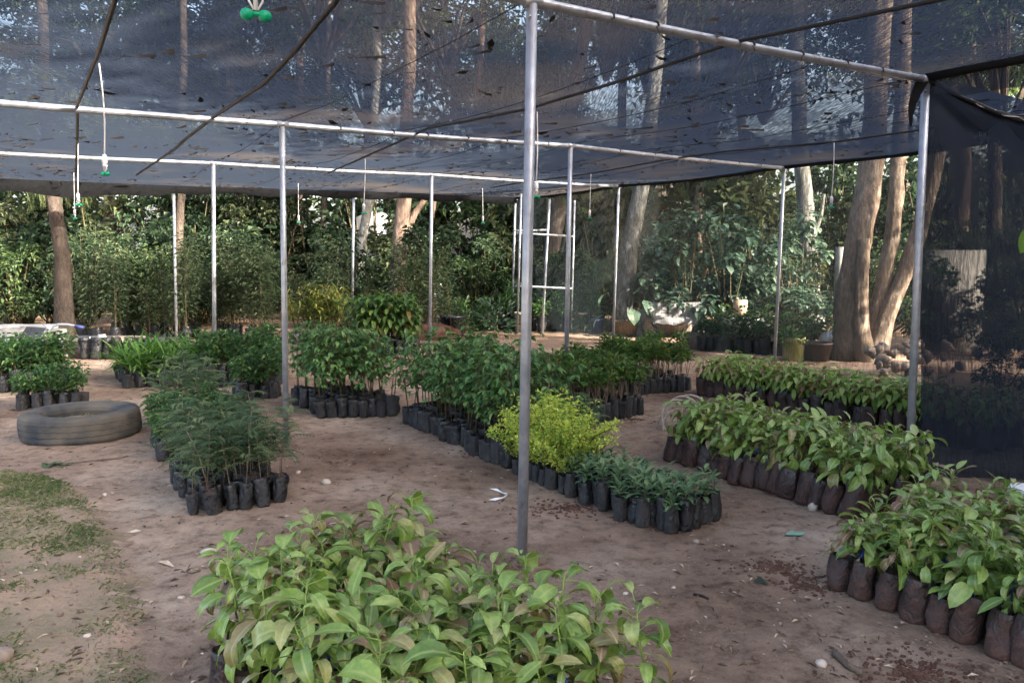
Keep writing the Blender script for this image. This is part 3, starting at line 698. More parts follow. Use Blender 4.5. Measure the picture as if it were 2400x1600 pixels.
def g_yellow(f, s, zb, H):
    for k in range(12):
        a = uni(0, 6.28); sp = uni(.06, .3); e = Vector((math.cos(a) * sp, math.sin(a) * sp, zb + H * uni(.45, 1.15))); b = Vector((0, 0, zb)); m_ = b.lerp(e, .5) + Vector((0, 0, .06))
        tube(s, [b, m_, e], [.003, .002, .001], 4, cap=False)
        for i in range(48):
            t = uni(.1, 1); p = (b.lerp(m_, t * 2) if t < .5 else m_.lerp(e, t * 2 - 1)); d = rdir(-.3, 1)
            leaf(f, p + d * uni(0, .035), d, uni(.024, .044), uni(.014, .023), .4, 1, rnd(), 0, .25)
def g_blue(f, s, zb, H):
    tube(s, [(0, 0, zb), (0, 0, zb + H)], [.004, .002], 5); a = uni(0, 6)
    for i in range(13):
        t = i / 12; a += 2.4; el = .15 + t * .9 + uni(-.2, .2); d = Vector((math.cos(a) * math.cos(el), math.sin(a) * math.cos(el), math.sin(el)))
        leaf(f, (0, 0, zb + H * t), d, uni(.06, .1), uni(.026, .036), uni(.2, .8), 3, rnd(), 0, .35)
def g_glossy(f, s, zb, H):
    for k in range(3):
        e = Vector((uni(-.1, .1), uni(-.1, .1), zb + H * uni(.85, 1.05))); m_ = Vector((e.x * .4 + uni(-.02, .02), e.y * .4, zb + H * .5)); tube(s, [(0, 0, zb), m_, e], [.004, .003, .002], 5, cap=False)
        for i in range(30):
            t = uni(0.1, 1) ** .7; p = m_.lerp(e, t); d = rdir(-.2, 1); leaf(f, p + d * .02, d, uni(.05, .08), uni(.02, .03), .5, 1, rnd(), 0, .3)
def g_dark(f, s, zb, H):
    for k in range(3):
        e = Vector((uni(-.1, .1), uni(-.1, .1), zb + H * uni(.8, 1.1))); tube(s, [(0, 0, zb), e], [.004, .002], 4, cap=False)
        for i in range(32):
            p = Vector((0, 0, zb)).lerp(e, uni(.2, 1)); d = rdir(-.3, .9); leaf(f, p + d * uni(0, .05), d, uni(.045, .075), uni(.024, .036), .5, 1, rnd(), 0, .3)
def g_strap(f, s, zb, H):
    tube(s, [(0, 0, zb), (0, 0, zb + .1)], .006, 5)
    for i in range(22):
        a = uni(0, 6.28); el = uni(.3, 1.35); d = Vector((math.cos(a) * math.cos(el), math.sin(a) * math.cos(el), math.sin(el))); leaf(f, (0, 0, zb + uni(0, .12)), d, H * uni(.6, 1.0), uni(.02, .03), uni(.3, 1.1), 4, rnd(), 0, .3)
def g_airy(f, s, zb, H):
    for k in range(2):
        e = Vector((uni(-.12, .12), uni(-.12, .12), zb + H * uni(.75, 1.05))); m_ = Vector((e.x * .3 + uni(-.04, .04), e.y * .3, zb + H * .5)); tube(s, [(0, 0, zb), m_, e], [.005, .004, .0015], 5, cap=False)
        for i in range(150):
            t = uni(.12, 1) ** .85; p = Vector((0, 0, zb)).lerp(m_, t * 2) if t < .5 else m_.lerp(e, t * 2 - 1)
            d = rdir(-.3, .7); leaf(f, p + d * uni(.0, .2), d, uni(.05, .1), uni(.018, .034), .6, 1, rnd(), 0, .2)
def g_croton(f, s, zb, H):
    for k in range(5):
        e = Vector((uni(-.28, .28), uni(-.25, .25), zb + H * uni(.6, 1.05))); tube(s, [(0, 0, zb), e], [.008, .004], 5, cap=False)
        for i in range(26):
            p = Vector((0, 0, zb)).lerp(e, uni(.35, 1.02)); d = rdir(-.1, .9); leaf(f, p, d, uni(.12, .2), uni(.022, .04), uni(.2, 1.1), 3, rnd(), 0, .3)

def plant_proto(name, g, leafmat, stemmat, bh, br, H, bagmat='bag', **kw):
    root = thing(name, 'x', 'seedling')
    link('bag', random.choice(bags(name, bh, br, bagmat)), root)
    f, s = MB(), MB(); g(f, s, bh - .015, H, **kw)
    tag(f.build('foliage', M[leafmat], root, smooth=False), kind='stuff'); s.build('stem', M[stemmat], root)
    return root
PROTOS = []
def protos(n, fn):
    out = []
    for i in range(n):
        p = fn(i); remember(p); out.append(p); PROTOS.append(p)
    return out
P_A = protos(8, lambda i: avocado_proto(.24, .058, 'bag_red', uni(.26, .4), random.choice((21, 24, 26)), .115, (.2, .45, .0, .6, .32, .25, .0, .5)[i]))
P_B = protos(7, lambda i: avocado_proto(.2, .06, 'bag_red', uni(.2, .3), random.choice((23, 25, 27)), .118, (.3, .15, 0, .5, .0, .25, 0)[i]))
P_C = protos(7, lambda i: avocado_proto(.215, .062, 'bag_red', uni(.17, .27), random.choice((21, 23, 25)), .122, (.3, 0, 0, .4, 0, 0, 0)[i]))
P_D = protos(6, lambda i: plant_proto('avocado_seedling', g_avocado, 'avocado_foliage', 'stem_dark', .22, .062, uni(.17, .27), 'bag_red', nl=21, L0=.125))
P_I = protos(4, lambda i: plant_proto('big_leaf_avocado', g_avocado, 'glossy', 'stem_dark', .26, .075, uni(.55, .75), 'bag', nl=26, L0=.2))
P_BROAD = protos(7, lambda i: plant_proto('broad_leaf_sapling', g_broad, 'broad', 'stem', .19, .055, uni(.48, .66)))
P_FERN = protos(6, lambda i: plant_proto('feathery_sapling', g_fern, 'fern', 'stem_pale', .2, .052, uni(.36, .52)))
P_YEL = protos(4, lambda i: plant_proto('golden_shrub', g_yellow, 'yellow', 'stem', .16, .05, uni(.32, .46)))
P_BLUE = protos(6, lambda i: plant_proto('small_seedling', g_blue, 'blue', 'stem', .175, .043, uni(.06, .12)))
P_GLO = protos(6, lambda i: plant_proto('glossy_sapling', g_glossy, 'glossy', 'stem_pale', .2, .052, uni(.34, .5)))
P_DARK = protos(5, lambda i: plant_proto('bushy_seedling', g_dark, 'dark', 'stem', .18, .055, uni(.22, .34)))
P_STRAP = protos(5, lambda i: plant_proto('strap_leaf_seedling', g_strap, 'bright', 'stem', .2, .06, uni(.36, .46)))
P_AIRY = protos(6, lambda i: plant_proto('tall_sapling', g_airy, 'airy', 'stem', .2, .06, uni(1.0, 1.4)))
P_CRO = protos(3, lambda i: plant_proto('croton_shrub', g_croton, 'croton', 'stem', .22, .09, uni(.75, .95)))

ORD = ['first', 'second', 'third', 'fourth', 'fifth', 'sixth', 'seventh', 'eighth', 'ninth', 'tenth', 'eleventh', 'twelfth', 'thirteenth', 'fourteenth', 'fifteenth', 'sixteenth', 'seventeenth', 'eighteenth', 'nineteenth', 'twentieth',
       'twenty-first', 'twenty-second', 'twenty-third', 'twenty-fourth', 'twenty-fifth', 'twenty-sixth', 'twenty-seventh', 'twenty-eighth']
def put(P, x, y, label, group, sc=(.92, 1.1), tilt=.05, lean=None):
    o = copy_tree(random.choice(P)); s = uni(*sc)
    o.location = (x, y, ground_z(x, y) - .004); e = (uni(-tilt, tilt), uni(-tilt, tilt), uni(0, 6.28))
    q = Matrix.Rotation(e[2], 3, 'Z')
    t = Matrix.Rotation(e[0] + (lean[0] if lean else 0), 3, 'X') @ Matrix.Rotation(e[1] + (lean[1] if lean else 0), 3, 'Y')
    o.rotation_euler = (t @ q).to_euler(); o.scale = (s, s, s * uni(.95, 1.06))
    o['label'] = label; o['group'] = group
    return o
NAMES = {'foreground avocado seedlings': ('avocado seedling', None), 'bottom right avocado seedlings': ('avocado seedling', 'the bottom right block'), 'middle right avocado seedlings': ('avocado seedling', 'the middle right block'),
         'rear right avocado seedlings': ('avocado seedling', 'the rear right block'), 'glossy saplings right of the centre bed': ('glossy sapling', 'the clump right of centre'), 'rear glossy saplings': ('glossy sapling', 'the rear rope clump'),
         'tall saplings left of centre': ('tall sapling', 'the clump left of centre'), 'big-leaved saplings at the rear': ('big-leaved sapling', 'the far avocado group'), 'feathery saplings in the left bed': ('feathery sapling', 'the left bed'),
         'strap-leaved seedlings': ('strap-leaved seedling', "the left bed's far end"), 'bushy seedlings by the left post': ('bushy seedling', 'the left post group'), 'bushy seedlings behind the second post': ('bushy seedling', 'the second post group'),
         'low seedlings behind the tyre': ('low seedling', 'the group behind the tyre'), 'bushy seedlings at the left edge': ('bushy seedling', 'the left edge patch')}
def block(P, o, u, v, nu, nv, front, inner, group, ju=.15, skip=0.0, sc=(.92, 1.1), first=None, tilt=.05, rev=False, lean=None, shape=None, edge=None):
    """rows of bags: row 0 is the visible front row, counted from the left as one sees it"""
    u, v, o = Vector((*u, 0)), Vector((*v, 0)), Vector((o[0], o[1], 0)); k = 0
    for j in range(nv):
        k = 0
        for i in range(nu):
            if j > 0 and rnd() < skip: continue
            if shape and not shape(i, j): continue
            off = .5 if j % 2 else 0
            p = o + u * (i + off + uni(-ju, ju)) + v * (j + uni(-ju, ju))
            if p.y < 1.5 or abs(p.x) > .6316 * p.y + .45: continue
            k += 1
            if edge and edge(i, j): lab = edge(i, j)
            elif j == 0 and front: lab = front % ORD[k - 1]
            elif (front or edge) and group in NAMES: lab = '%s %s from the left in the %s row of %s' % (ORD[k - 1], NAMES[group][0], ORD[j], NAMES[group][1])
            else: lab = inner
            if edge and group in NAMES and not edge(i, j): lab = '%s avocado seedling from the left, %s row from the back of the foreground block' % (ORD[k - 1], ORD[j])
            put(P, p.x, p.y, lab, group, sc, tilt, lean)
def per(vec, d): l = math.hypot(*vec); return (vec[0] / l * d, vec[1] / l * d)
ROWD, COLD = per((.78, .62), 1), per((-.48, .875), 1)
# A foreground avocado block
A_o = Vector((-1.02, 2.79, 0)); A_u = per((.8, .58), .107); A_v = per((.6, -.8), .112)
block(P_A, A_o, A_u, A_v, 7, 12, None, 'avocado seedling within the large leafy block at the bottom centre of the photo', 'foreground avocado seedlings',
      edge=lambda i, j: ('%s avocado seedling from the left along the rear edge of the foreground block' % ORD[i]) if j == 0 else (('avocado seedling on the foreground block\'s right edge, %s from the back' % ORD[j]) if i == 6 else (('avocado seedling on the foreground block\'s left edge, %s from the back' % ORD[j]) if i == 0 else None)))
put(P_A, .36, 2.22, 'drooping avocado seedling standing out at the right end of the foreground block', 'foreground avocado seedlings', (1.05, 1.1))
put(P_A, .25, 2.44, 'slim avocado seedling rising just behind the drooping right end of the foreground block', 'foreground avocado seedlings')
# B right front block
block(P_B, (1.6, 3.8), per((.52, -.85), .122), per((.8, .6), .122), 9, 8, '%s avocado seedling from the left along the front of the bottom right block', 'avocado seedling behind the front row of the bottom right block', 'bottom right avocado seedlings', lean=(-.03, .17), sc=(.85, 1.0))
# C middle right block
block(P_C, (1.27, 6.38), per((.47, -.882), .122), per((.8, .6), .13), 15, 6, '%s avocado seedling from the left along the front of the middle right block', 'avocado seedling behind the front row of the middle right block', 'middle right avocado seedlings', lean=(-.03, .2))
# D back right block
block(P_D, (2.25, 9.45), per((.5, -.866), .15), per((.8, .6), .16), 23, 4, '%s avocado seedling from the left along the front of the rear right block', 'avocado seedling behind the front row of the rear right block', 'rear right avocado seedlings')
# E long centre bed: small seedlings at the tip, golden bushes, then tall saplings
Eu, Ev, Eo = per((.8, .6), .093), per((-.5, .866), .093), Vector((.86, 4.57, 0))
def E(s, w): return Eo + Vector((*per((-.5, .866), s), 0)) + Vector((*per((.8, .6), w), 0))
left = []
for j in range(11):
    for i in range(5):
        p = E(j * .093 + uni(-.015, .015), i * .095 + uni(-.015, .015) + (.045 if j % 2 else 0) + max(0, .12 - j * .05))
        lab = ('small grey-green seedling, %s from the tip along the left edge of the centre bed' % ORD[j]) if i == 0 else ('small grey-green seedling, %s from the left in the front row at the centre bed tip' % ORD[i] if j == 0 else 'small grey-green seedling, %s from the left in the %s row of the centre bed' % (ORD[i], ORD[j]))
        put(P_BLUE, p.x, p.y, lab, 'small seedlings at the front of the centre bed')
for j in range(7):
    for i in range(5):
        p = E(1.04 + j * .1 + uni(-.02, .02), i * .1 + uni(-.02, .02))
        if i >= 2 and j < 1: put(P_BLUE, p.x, p.y, 'small grey-green seedling inside the front end of the centre bed', 'small seedlings at the front of the centre bed'); continue
        if i >= 4: put(P_FERN, p.x, p.y, 'green feathery sapling, %s from the front along the right side of the golden shrubs' % ORD[j], 'feathery saplings beside the golden shrubs', (.7, .9)); continue
        put(P_YEL, p.x, p.y, 'golden yellow shrub, %s from the left in the %s golden row' % (ORD[i], ORD[j]), 'golden shrubs in the centre bed', (.78, 1.15) if i < 3 else (.6, .9))
for j in range(17):
    for i in range(6):
        if i and rnd() < .08: continue
        p = E(1.8 + j * .12 + uni(-.02, .02), i * .125 + uni(-.02, .02))
        put(P_BROAD, p.x, p.y, ('tall green sapling, %s behind the golden shrubs along the bed\'s left edge' % ORD[j]) if i == 0 else 'tall green sapling, %s from the left in the %s row behind the golden shrubs' % (ORD[i], ORD[j]), 'tall saplings in the centre bed', (.88, 1.18))
# F, G glossy saplings right of the centre bed
block(P_GLO, (.72, 7.66), per((.72, .69), .1), per((-.5, .866), .11), 9, 11, '%s glossy sapling from the left in the row facing us, right of centre', 'glossy sapling behind the front row right of the centre bed', 'glossy saplings right of the centre bed', sc=(.82, 1.0))
block(P_GLO, (1.5, 9.42), per((.85, .45), .1), per((-.5, .866), .12), 8, 8, '%s glossy sapling from the left in the rear group by the pale rope', 'glossy sapling inside the rear group near the pale rope', 'rear glossy saplings', sc=(.85, 1.05))
# H tall saplings left of the centre bed
block(P_BROAD, (-1.92, 8.1), per((.75, .1), .1), per((-.55, .83), .13), 8, 8, '%s tall sapling from the left in the curved front row left of centre', 'tall sapling inside the thick clump left of centre', 'tall saplings left of centre', sc=(.9, 1.1))
# I far avocado group
block(P_I, (-2.45, 13.3), per((.95, .05), .14), per((-.5, .866), .16), 7, 4, '%s big-leaved avocado sapling from the left in the small far group', 'big-leaved avocado sapling inside the small far group', 'big-leaved saplings at the rear', sc=(.9, 1.1))
# J, K the left bed
block(P_FERN, (-1.98, 4.98), per((.8, .42), .098), per((-.53, .85), .105), 6, 9, '%s feathery sapling from the left in the front row of the left bed', 'feathery sapling inside the front end of the left bed', 'feathery saplings in the left bed', sc=(.68, 1.0), tilt=.2, ju=.28)
block(P_DARK, (-2.75, 6.3), per((.8, .5), .12), per((-.5, .866), .13), 5, 7, None, 'dark bushy seedling in the middle stretch of the left bed', 'bushy seedlings in the left bed', skip=.15, sc=(.85, 1.1))
block(P_FERN, (-3.15, 7.2), per((.8, .5), .14), per((-.5, .866), .15), 4, 5, None, 'feathery sapling among the bushy seedlings of the left bed', 'feathery saplings in the left bed', skip=.2, sc=(.8, 1.05))
block(P_STRAP, (-4.75, 9.9), per((.85, .3), .14), per((-.5, .866), .15), 8, 7, '%s strap-leaved seedling from the left at the far end of the left bed', 'strap-leaved seedling inside the far end of the left bed', 'strap-leaved seedlings', sc=(.9, 1.2), skip=.1)
block(P_DARK, (-3.05, 9.0), per((.8, .3), .12), per((-.5, .866), .13), 4, 3, '%s bushy seedling from the left in the small group by the left post', 'bushy seedling inside the small group by the left post', 'bushy seedlings by the left post', sc=(1, 1.3))
block(P_DARK, (-3.75, 10.0), per((.85, .3), .13), per((-.5, .866), .14), 7, 4, '%s bushy seedling from the left in the group behind the second post', 'bushy seedling inside the group behind the second post', 'bushy seedlings behind the second post', sc=(1.2, 1.5))
block(P_DARK, (-5.2, 8.5), per((.85, .2), .13), per((-.5, .866), .13), 5, 3, '%s low seedling from the left in the row behind the tyre', 'low seedling behind the front row by the tyre', 'low seedlings behind the tyre', sc=(.85, 1.0))
block(P_DARK, (-6.2, 9.5), per((.85, .2), .14), per((-.5, .866), .14), 6, 5, '%s bushy seedling from the left in the farther row at the left edge', 'bushy seedling in the dense patch at the left edge of the photo', 'bushy seedlings at the left edge', sc=(1.15, 1.45))
# tall airy saplings and crotons along the rear
for i in range(80):
    x = uni(-8.6, -1.0); y = 15.0 + uni(0, 2.0) + (.3 if x > -3 else 0)
    put(P_AIRY, x, y, 'tall airy sapling in the rear row ' + ('between the brown trunk and the far left post' if x < -6.2 else 'around the far left post' if x < -5.2 else 'between the far left post and the second post' if x < -4.3 else 'behind the tallest left post' if x < -3 else 'behind the big-leaved far group'), 'tall saplings along the rear', (.55, 1.5))
for i in range(10):
    put(P_CRO, -4.0 + uni(0, .95), 14.6 + uni(0, .7), 'yellowish croton shrub behind the tallest left post', 'croton shrubs at the rear', (.9, 1.15))
for i in range(30):
    x = uni(-1.2, 2.0); put(P_DARK, x, 17.6 + uni(-.3, 1.3), 'low bushy seedling on the rear edge around the door frame', 'bushy seedlings round the door frame', (1.1, 2.0))
block(P_DARK, (3.3, 14.0), per((.8, -.5), .16), per((.5, .8), .18), 13, 2, '%s dark bag plant from the left in the row behind the right net', 'dark bag plant in the second row behind the right net', 'bag plants behind the right net', sc=(1.25, 1.6))

for p in PROTOS:                                       # the patterns themselves stand nowhere
    for c in KIDS[p.name]: bpy.data.objects.remove(c)
    bpy.data.objects.remove(p)

# ------------------------------------------------------------------ trees
def crown_mesh(kind, n, R_, seed):
    random.seed(seed); mb = MB()
    if kind == 'leafy':
        cs = []
        for i in range(26):
            d = rdir(-.7, 1); q = uni(.35, 1.0); cs.append((Vector((d.x * R_ * q, d.y * R_ * q, d.z * R_ * .75 * q)), uni(.16, .34) * R_))
        for i in range(n):
            c, r = random.choice(cs); d = rdir(); p = c + d * r * (rnd() ** .45); dd = (rdir(-.8, .5) + d * .5)
            leaf(mb, p, dd, uni(.12, .24), uni(.06, .11), .5, 1, min(1, max(0, .5 + uni(-.35, .35))), 0, .2)
        for i in range(14):
            c, r = cs[i]; tube(mb, [Vector((0, 0, -R_ * .9)), c * .45 + Vector((0, 0, -R_ * .2)), c], [.07, .045, .015], 5, .5, 1, cap=False)
    else:                                              # hanging wisps
        for k in range(n // 24):
            a = uni(0, 6.28); q = R_ * math.sqrt(rnd()); p = Vector((math.cos(a) * q, math.sin(a) * q, uni(-.1, .5) * R_)); d = Vector((math.cos(a) * .6, math.sin(a) * .6, uni(-.2, .4))); tn = rnd()
            for i in range(24):
                d = (d + Vector((0, 0, -.09))).normalized(); p = p + d * .07
                for z in range(2): leaf(mb, p, (Vector((uni(-.5, .5), uni(-.5, .5), -1)) + d * .4), uni(.18, .34), .012, .1, 1, tn, 0, .1)
    return mb.mesh('crown', [M['crown' if kind == 'leafy' else 'wispy'], M['bark_brown']], smooth=False)
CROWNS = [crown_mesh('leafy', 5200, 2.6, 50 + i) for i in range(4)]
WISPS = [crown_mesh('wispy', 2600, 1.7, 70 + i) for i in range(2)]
random.seed(99)
def tree(label, barkname, trunks, crowns, group=None, name='tree', wob=.16):
    base = trunks[0][0][0]; root = thing(name, label, 'tree', (base.x, base.y, 0), 0, group); off = -Vector((base.x, base.y, 0))
    for k, (pts, r0, r1) in enumerate(trunks):
        mb = MB(); fine = []; rr = []
        for i in range(len(pts) - 1):
            m_ = max(2, int((pts[i + 1] - pts[i]).length / (.16 if r0 > .11 and pts[0].y < 22 and i < 3 else .5)))
            for q in range(m_):
                t = (i + q / m_) / (len(pts) - 1); p = pts[i].lerp(pts[i + 1], q / m_) + off
                p += Vector((.05 * noise.noise(p * .8 + Vector((3, 0, k))), 0, 0)) * min(1, r0 * 8); fine.append(p); h = p.z
                rr.append((r0 + (r1 - r0) * t) * (1 + (.5 * math.exp(-max(h, 0) / .35) if k == 0 or pts[0].z < .2 else 0)))
        fine.append(pts[-1] + off); rr.append(r1)
        if pts[0].z < .2: fine[0].z = -.1
        tube(mb, fine, rr, 18 if r0 > .11 else 7, wob=wob * .6); mb.build('trunk' if pts[0].z < .2 else 'branch', M[barkname], root)
    for (p, s, kind) in crowns:
        o = link('crown', random.choice(CROWNS if kind == 'l' else WISPS), root); o.location = p + off; o.scale = (s, s, s * uni(.85, 1.1)); o.rotation_euler = (0, 0, uni(0, 6.28))
    return root
def pl(y, *pp): return [aty(a, b, y + i * dy) for i, (a, b, dy) in enumerate([(q[0], q[1], q[2] if len(q) > 2 else 0) for q in pp])]
def foot(p): q = p.copy(); q.z = 0; return q
def TR(y, pp, r0, r1):
    pts = [aty(a, b, y) for a, b in pp]; pts[0] = foot(pts[0]); return (pts, r0, r1)
V = Vector
tree('thick rough brown trunk at left, standing behind the tyre', 'bark_brown', [TR(14.6, [(152, 770), (145, 600), (122, 430), (105, 200), (80, -420)], .15, .07)], [(V((-8.6, 15.2, 9)), 1.2, 'l'), (V((-8.9, 14.9, 4.2)), .8, 'w'), (V((-10.3, 15.5, 3.9)), .9, 'w')])
tree('greyish brown trunk right behind the far left post, with drooping pale wisps', 'bark_brown', [TR(17.5, [(422, 800), (416, 620), (424, 440), (430, 100), (440, -500)], .11, .06)], [(V((-7.0, 17.0, 3.9)), .6, 'w'), (V((-7.9, 17.2, 4.1)), .6, 'w'), (V((-6.5, 17.2, 11)), 1.2, 'l')])
tree('slim sunlit yellow trunk in the dark left of the tank', 'bark_pale', [TR(24, [(752, 720), (755, 560), (762, 440), (770, 200), (775, -200)], .1, .06)], [(V((-5.4, 24, 9.5)), 1.2, 'l')])
tree('leaning grey trunk just left of the bright tank', 'bark_grey', [TR(20, [(832, 700), (848, 560), (868, 440), (885, 150), (890, -300)], .13, .08)], [(V((-3.2, 20.5, 9.6)), 1.2, 'l')])
tree('stout reddish trunk with a forking branch, right of the bright tank', 'bark_red', [TR(19, [(928, 730), (936, 580), (947, 450), (962, 80), (968, -350)], .2, .12), ([aty(944, 560, 19), aty(972, 500, 19), aty(1005, 455, 19), aty(1080, 330, 19.4)], .09, .04), ([aty(1005, 560, 22), aty(1025, 440, 22), aty(1050, 300, 22)], .06, .04)], [(V((-2.3, 19.5, 10.2)), 1.3, 'l')])
tree('dark trunk seen inside the ladder-like door frame', 'bark_brown', [TR(21, [(1280, 800), (1290, 600), (1312, 470), (1345, 200), (1400, -60), (1430, -300)], .24, .13)], [(V((2.3, 21, 10.4)), .9, 'l')])
tree('leaning lichen-grey trunk left of the grey-green bushes', 'bark_grey', [TR(17.5, [(1455, 720), (1476, 570), (1503, 430), (1530, 250), (1560, -100), (1575, -300)], .2, .11)], [(V((3.6, 18, 10.3)), .8, 'l')])
tree('grey mottled trunk behind the bushes, left of the forked trunk', 'bark_grey', [TR(18.5, [(1905, 740), (1895, 560), (1880, 400), (1868, 100), (1860, -400)], .2, .13), ([aty(1905, 560, 18.5), aty(1925, 500, 18.5), aty(1932, 455, 18.4)], .06, .03)], [(V((6.4, 18.5, 10.4)), .9, 'l')])
tree('big pale forked trunk with fluted base at right, beside the stone heap', 'bark_pale',
     [TR(12.7, [(1992, 850), (1990, 700), (2012, 560), (2034, 430), (2052, 250), (2085, -300)], .2, .15), TR(13.0, [(2035, 840), (2060, 700), (2088, 560), (2103, 400), (2118, 200), (2130, -200)], .12, .09),
      TR(12.9, [(2050, 800), (2075, 740), (2118, 640), (2155, 540), (2180, 440), (2230, 200)], .13, .1), TR(12.5, [(2026, 850), (2022, 760), (2020, 640), (2024, 560)], .13, .08)],
     [(V((6.5, 13, 9.6)), 1.0, 'l'),  (V((8.6, 14.5, 5.6)), .8, 'l')], wob=.3)
FAR = [(690, 27), (560, 26), (1100, 29), (1440, 26), (1640, 24), (1750, 28), (2245, 18), (2330, 20), (2420, 17), (250, 25), (-60, 27), (1180, 33), (2120, 27), (1560, 31), (860, 32), (400, 33)]
for i, (px, y) in enumerate(FAR):
    lean = uni(-60, 60); q = aty(px, 600, y)
    lab = 'slender trunk among the far trees, seen mostly through the roof net' if px < 2000 else 'reddish slender trunk seen through the roof net at upper right'
    tree(lab, ('bark_red', 'bark_pale', 'bark_red', 'bark_brown')[i % 4], [TR(y, [(px, 680), (px + lean * .3, 350), (px + lean * .6, 50), (px + lean, -300)], .17, .09)], [(V((q.x + uni(-1, 1), y, uni(8.6, 10.5))), uni(1.0, 1.35), 'l'), (V((q.x + uni(-3, 3), y + 1, uni(6.4, 8))), uni(.7, 1.0), 'l')], 'far slender trees')
# unseen trees added beside and behind the camera to block the sun
for i, (x, y, h, s) in enumerate([(10.5, 6.5, 7.0, 1.2), (13, 3, 7.5, 1.5), (9, -4, 7.6, 1.4), (14, -6, 6.5, 1.5), (18, 0, 7, 1.6), (-11, 9, 8, 1.2), (5, -9, 8.6, 1.3), (-13, 3, 8.5, 1.2), (9.5, 2, 7.2, 1.35), (11, -1.5, 7.8, 1.4), (12.5, 5.5, 8.2, 1.3), (15.5, 2.5, 9.4, 1.4), (8.2, -7, 6.6, 1.4), (16.5, -3.5, 9.5, 1.5), (11.5, -5, 8.6, 1.4)]):
    tree('unseen tall tree added beside the shade house to block the sun', 'bark_brown', [([V((x, y, 0)), V((x + .3, y, h * .5)), V((x, y + .2, h))], .2, .12)], [(V((x, y, h)), s, 'l'), (V((x + uni(-2, 2), y + uni(-2, 2), h - 2.2)), s * .8, 'l')], 'added trees blocking the sun')

# ------------------------------------------------------------------ shrubs and the wood behind
def shrub_mesh(n, L, W, r, h, seed, segs=1):
    random.seed(seed); f, s = MB(), MB(); cs = []
    for i in range(15):
        a = uni(0, 6.28); q = r * math.sqrt(rnd()); z = h * uni(.22, .95); cs.append((V((math.cos(a) * q * (1.1 - .5 * z / h), math.sin(a) * q * (1.1 - .5 * z / h), z)), uni(.16, .34) * r))
        tube(s, [V((uni(-.1, .1), uni(-.1, .1), 0)), cs[-1][0] * .6, cs[-1][0]], [.018, .012, .004], 4, cap=False)
    for i in range(n):
        c, q = random.choice(cs); d = rdir(-.6, 1); p = c + d * q * rnd() ** .4; dd = d * .6 + rdir(-.6, .4)
        leaf(f, p, dd, L * uni(.6, 1.25), W * uni(.7, 1.2), .6, segs, min(1, max(0, .5 + uni(-.4, .4))), 0, .22)
    return f.mesh('foliage', M['shrub'], smooth=False), s.mesh('stem', M['stem'])
M['olive'] = leaf_mat('olive_foliage', [(0, (.016, .025, .012)), (.5, (.042, .055, .026)), (1, (.12, .135, .065))])
M['limey'] = leaf_mat('lime_foliage', [(0, (.015, .032, .014)), (.5, (.04, .072, .028)), (1, (.13, .17, .065))])
SH = [shrub_mesh(1500, .13, .06, 1.0, 2.0, 200 + i) for i in range(4)] + [shrub_mesh(900, .19, .09, 1.0, 2.2, 210 + i) for i in range(2)]
for k_, m_ in ((1, 'olive'), (3, 'limey'), (5, 'olive')): SH[k_][0].materials.clear(); SH[k_][0].materials.append(M[m_])
BR = []
for i in range(3):
    a, b = shrub_mesh(520, .2, .12, .9, 2.3, 220 + i, 3); a.materials.clear(); a.materials.append(M['shrub2']); BR.append((a, b))
random.seed(5)
ZONES = [(-900, 60, 'at the far left edge'), (60, 330, 'around the brown left trunk'), (330, 560, 'around the trunk with the wisps'), (560, 820, 'behind the tallest left post'), (820, 1000, 'round the bright tank'), (1000, 1200, 'between the fork and the door frame'), (1200, 1500, 'behind the door frame'), (1500, 1850, 'behind the grey-green bushes'), (1850, 2150, 'round the big forked trunk'), (2150, 4000, 'behind the right curtain')]
def zone(x, y):
    if y < 2: return 'outside the view'
    px = 1200 + FPX * x / y
    for a, b, t in ZONES:
        if a <= px < b: return t
    return 'outside the view'
def shrub(meshes, x, y, s, kind, hz=1.0):
    f, st = random.choice(meshes); root = thing('shrub', '%s shrub in the undergrowth %s' % (kind, zone(x, y)), 'shrub', (x, y, -.03), uni(0, 6.28), 'undergrowth shrubs')
    root.scale = (s, s, s * hz); link('foliage', f, root)['kind'] = 'stuff'; link('stem', st, root)
for i in range(26): shrub(SH, uni(-13, 2.5), uni(18.3, 21.5), uni(.75, 1.15), 'leafy dark green')
for i in range(52): shrub(SH, uni(-20, 16), uni(21.5, 27), uni(1.4, 2.2), 'tall dense', uni(.95, 1.25))
for i in range(14): shrub(SH, uni(5, 14), uni(14.5, 20), uni(.7, 1.2), 'leafy dark green')
for i in range(11): shrub(SH, uni(-14, -7.2), uni(15.5, 18.5), uni(.75, 1.2), 'leafy dark green')
for i in range(40): shrub(SH, uni(7.6, 13), -9 + i * .42, uni(1.7, 2.4), 'tall dense', uni(1.1, 1.5))  # unseen hedge added to keep direct sun off the near ground
for (x, y, s) in ((2.9, 17.6, .95), (3.6, 16.6, 1.1), (4.4, 16.3, 1.15), (4.9, 17.2, 1.2), (5.5, 16.0, .95), (6.0, 17.0, 1.1), (3.3, 18.3, 1.1), (4.0, 18.6, 1.25)):
    shrub(BR, x, y, s, 'large-leaved grey-green')
for (x, y, s) in ((7.95, 13.1, .72), (8.3, 12.6, .8), (6.85, 13.3, .8), (7.3, 12.6, .2), (9.0, 14.2, 1.1), (5.6, 9.2, .4), (6.4, 9.0, .42), (7.2, 9.6, .5)): shrub(SH, x, y, s, 'low dark')

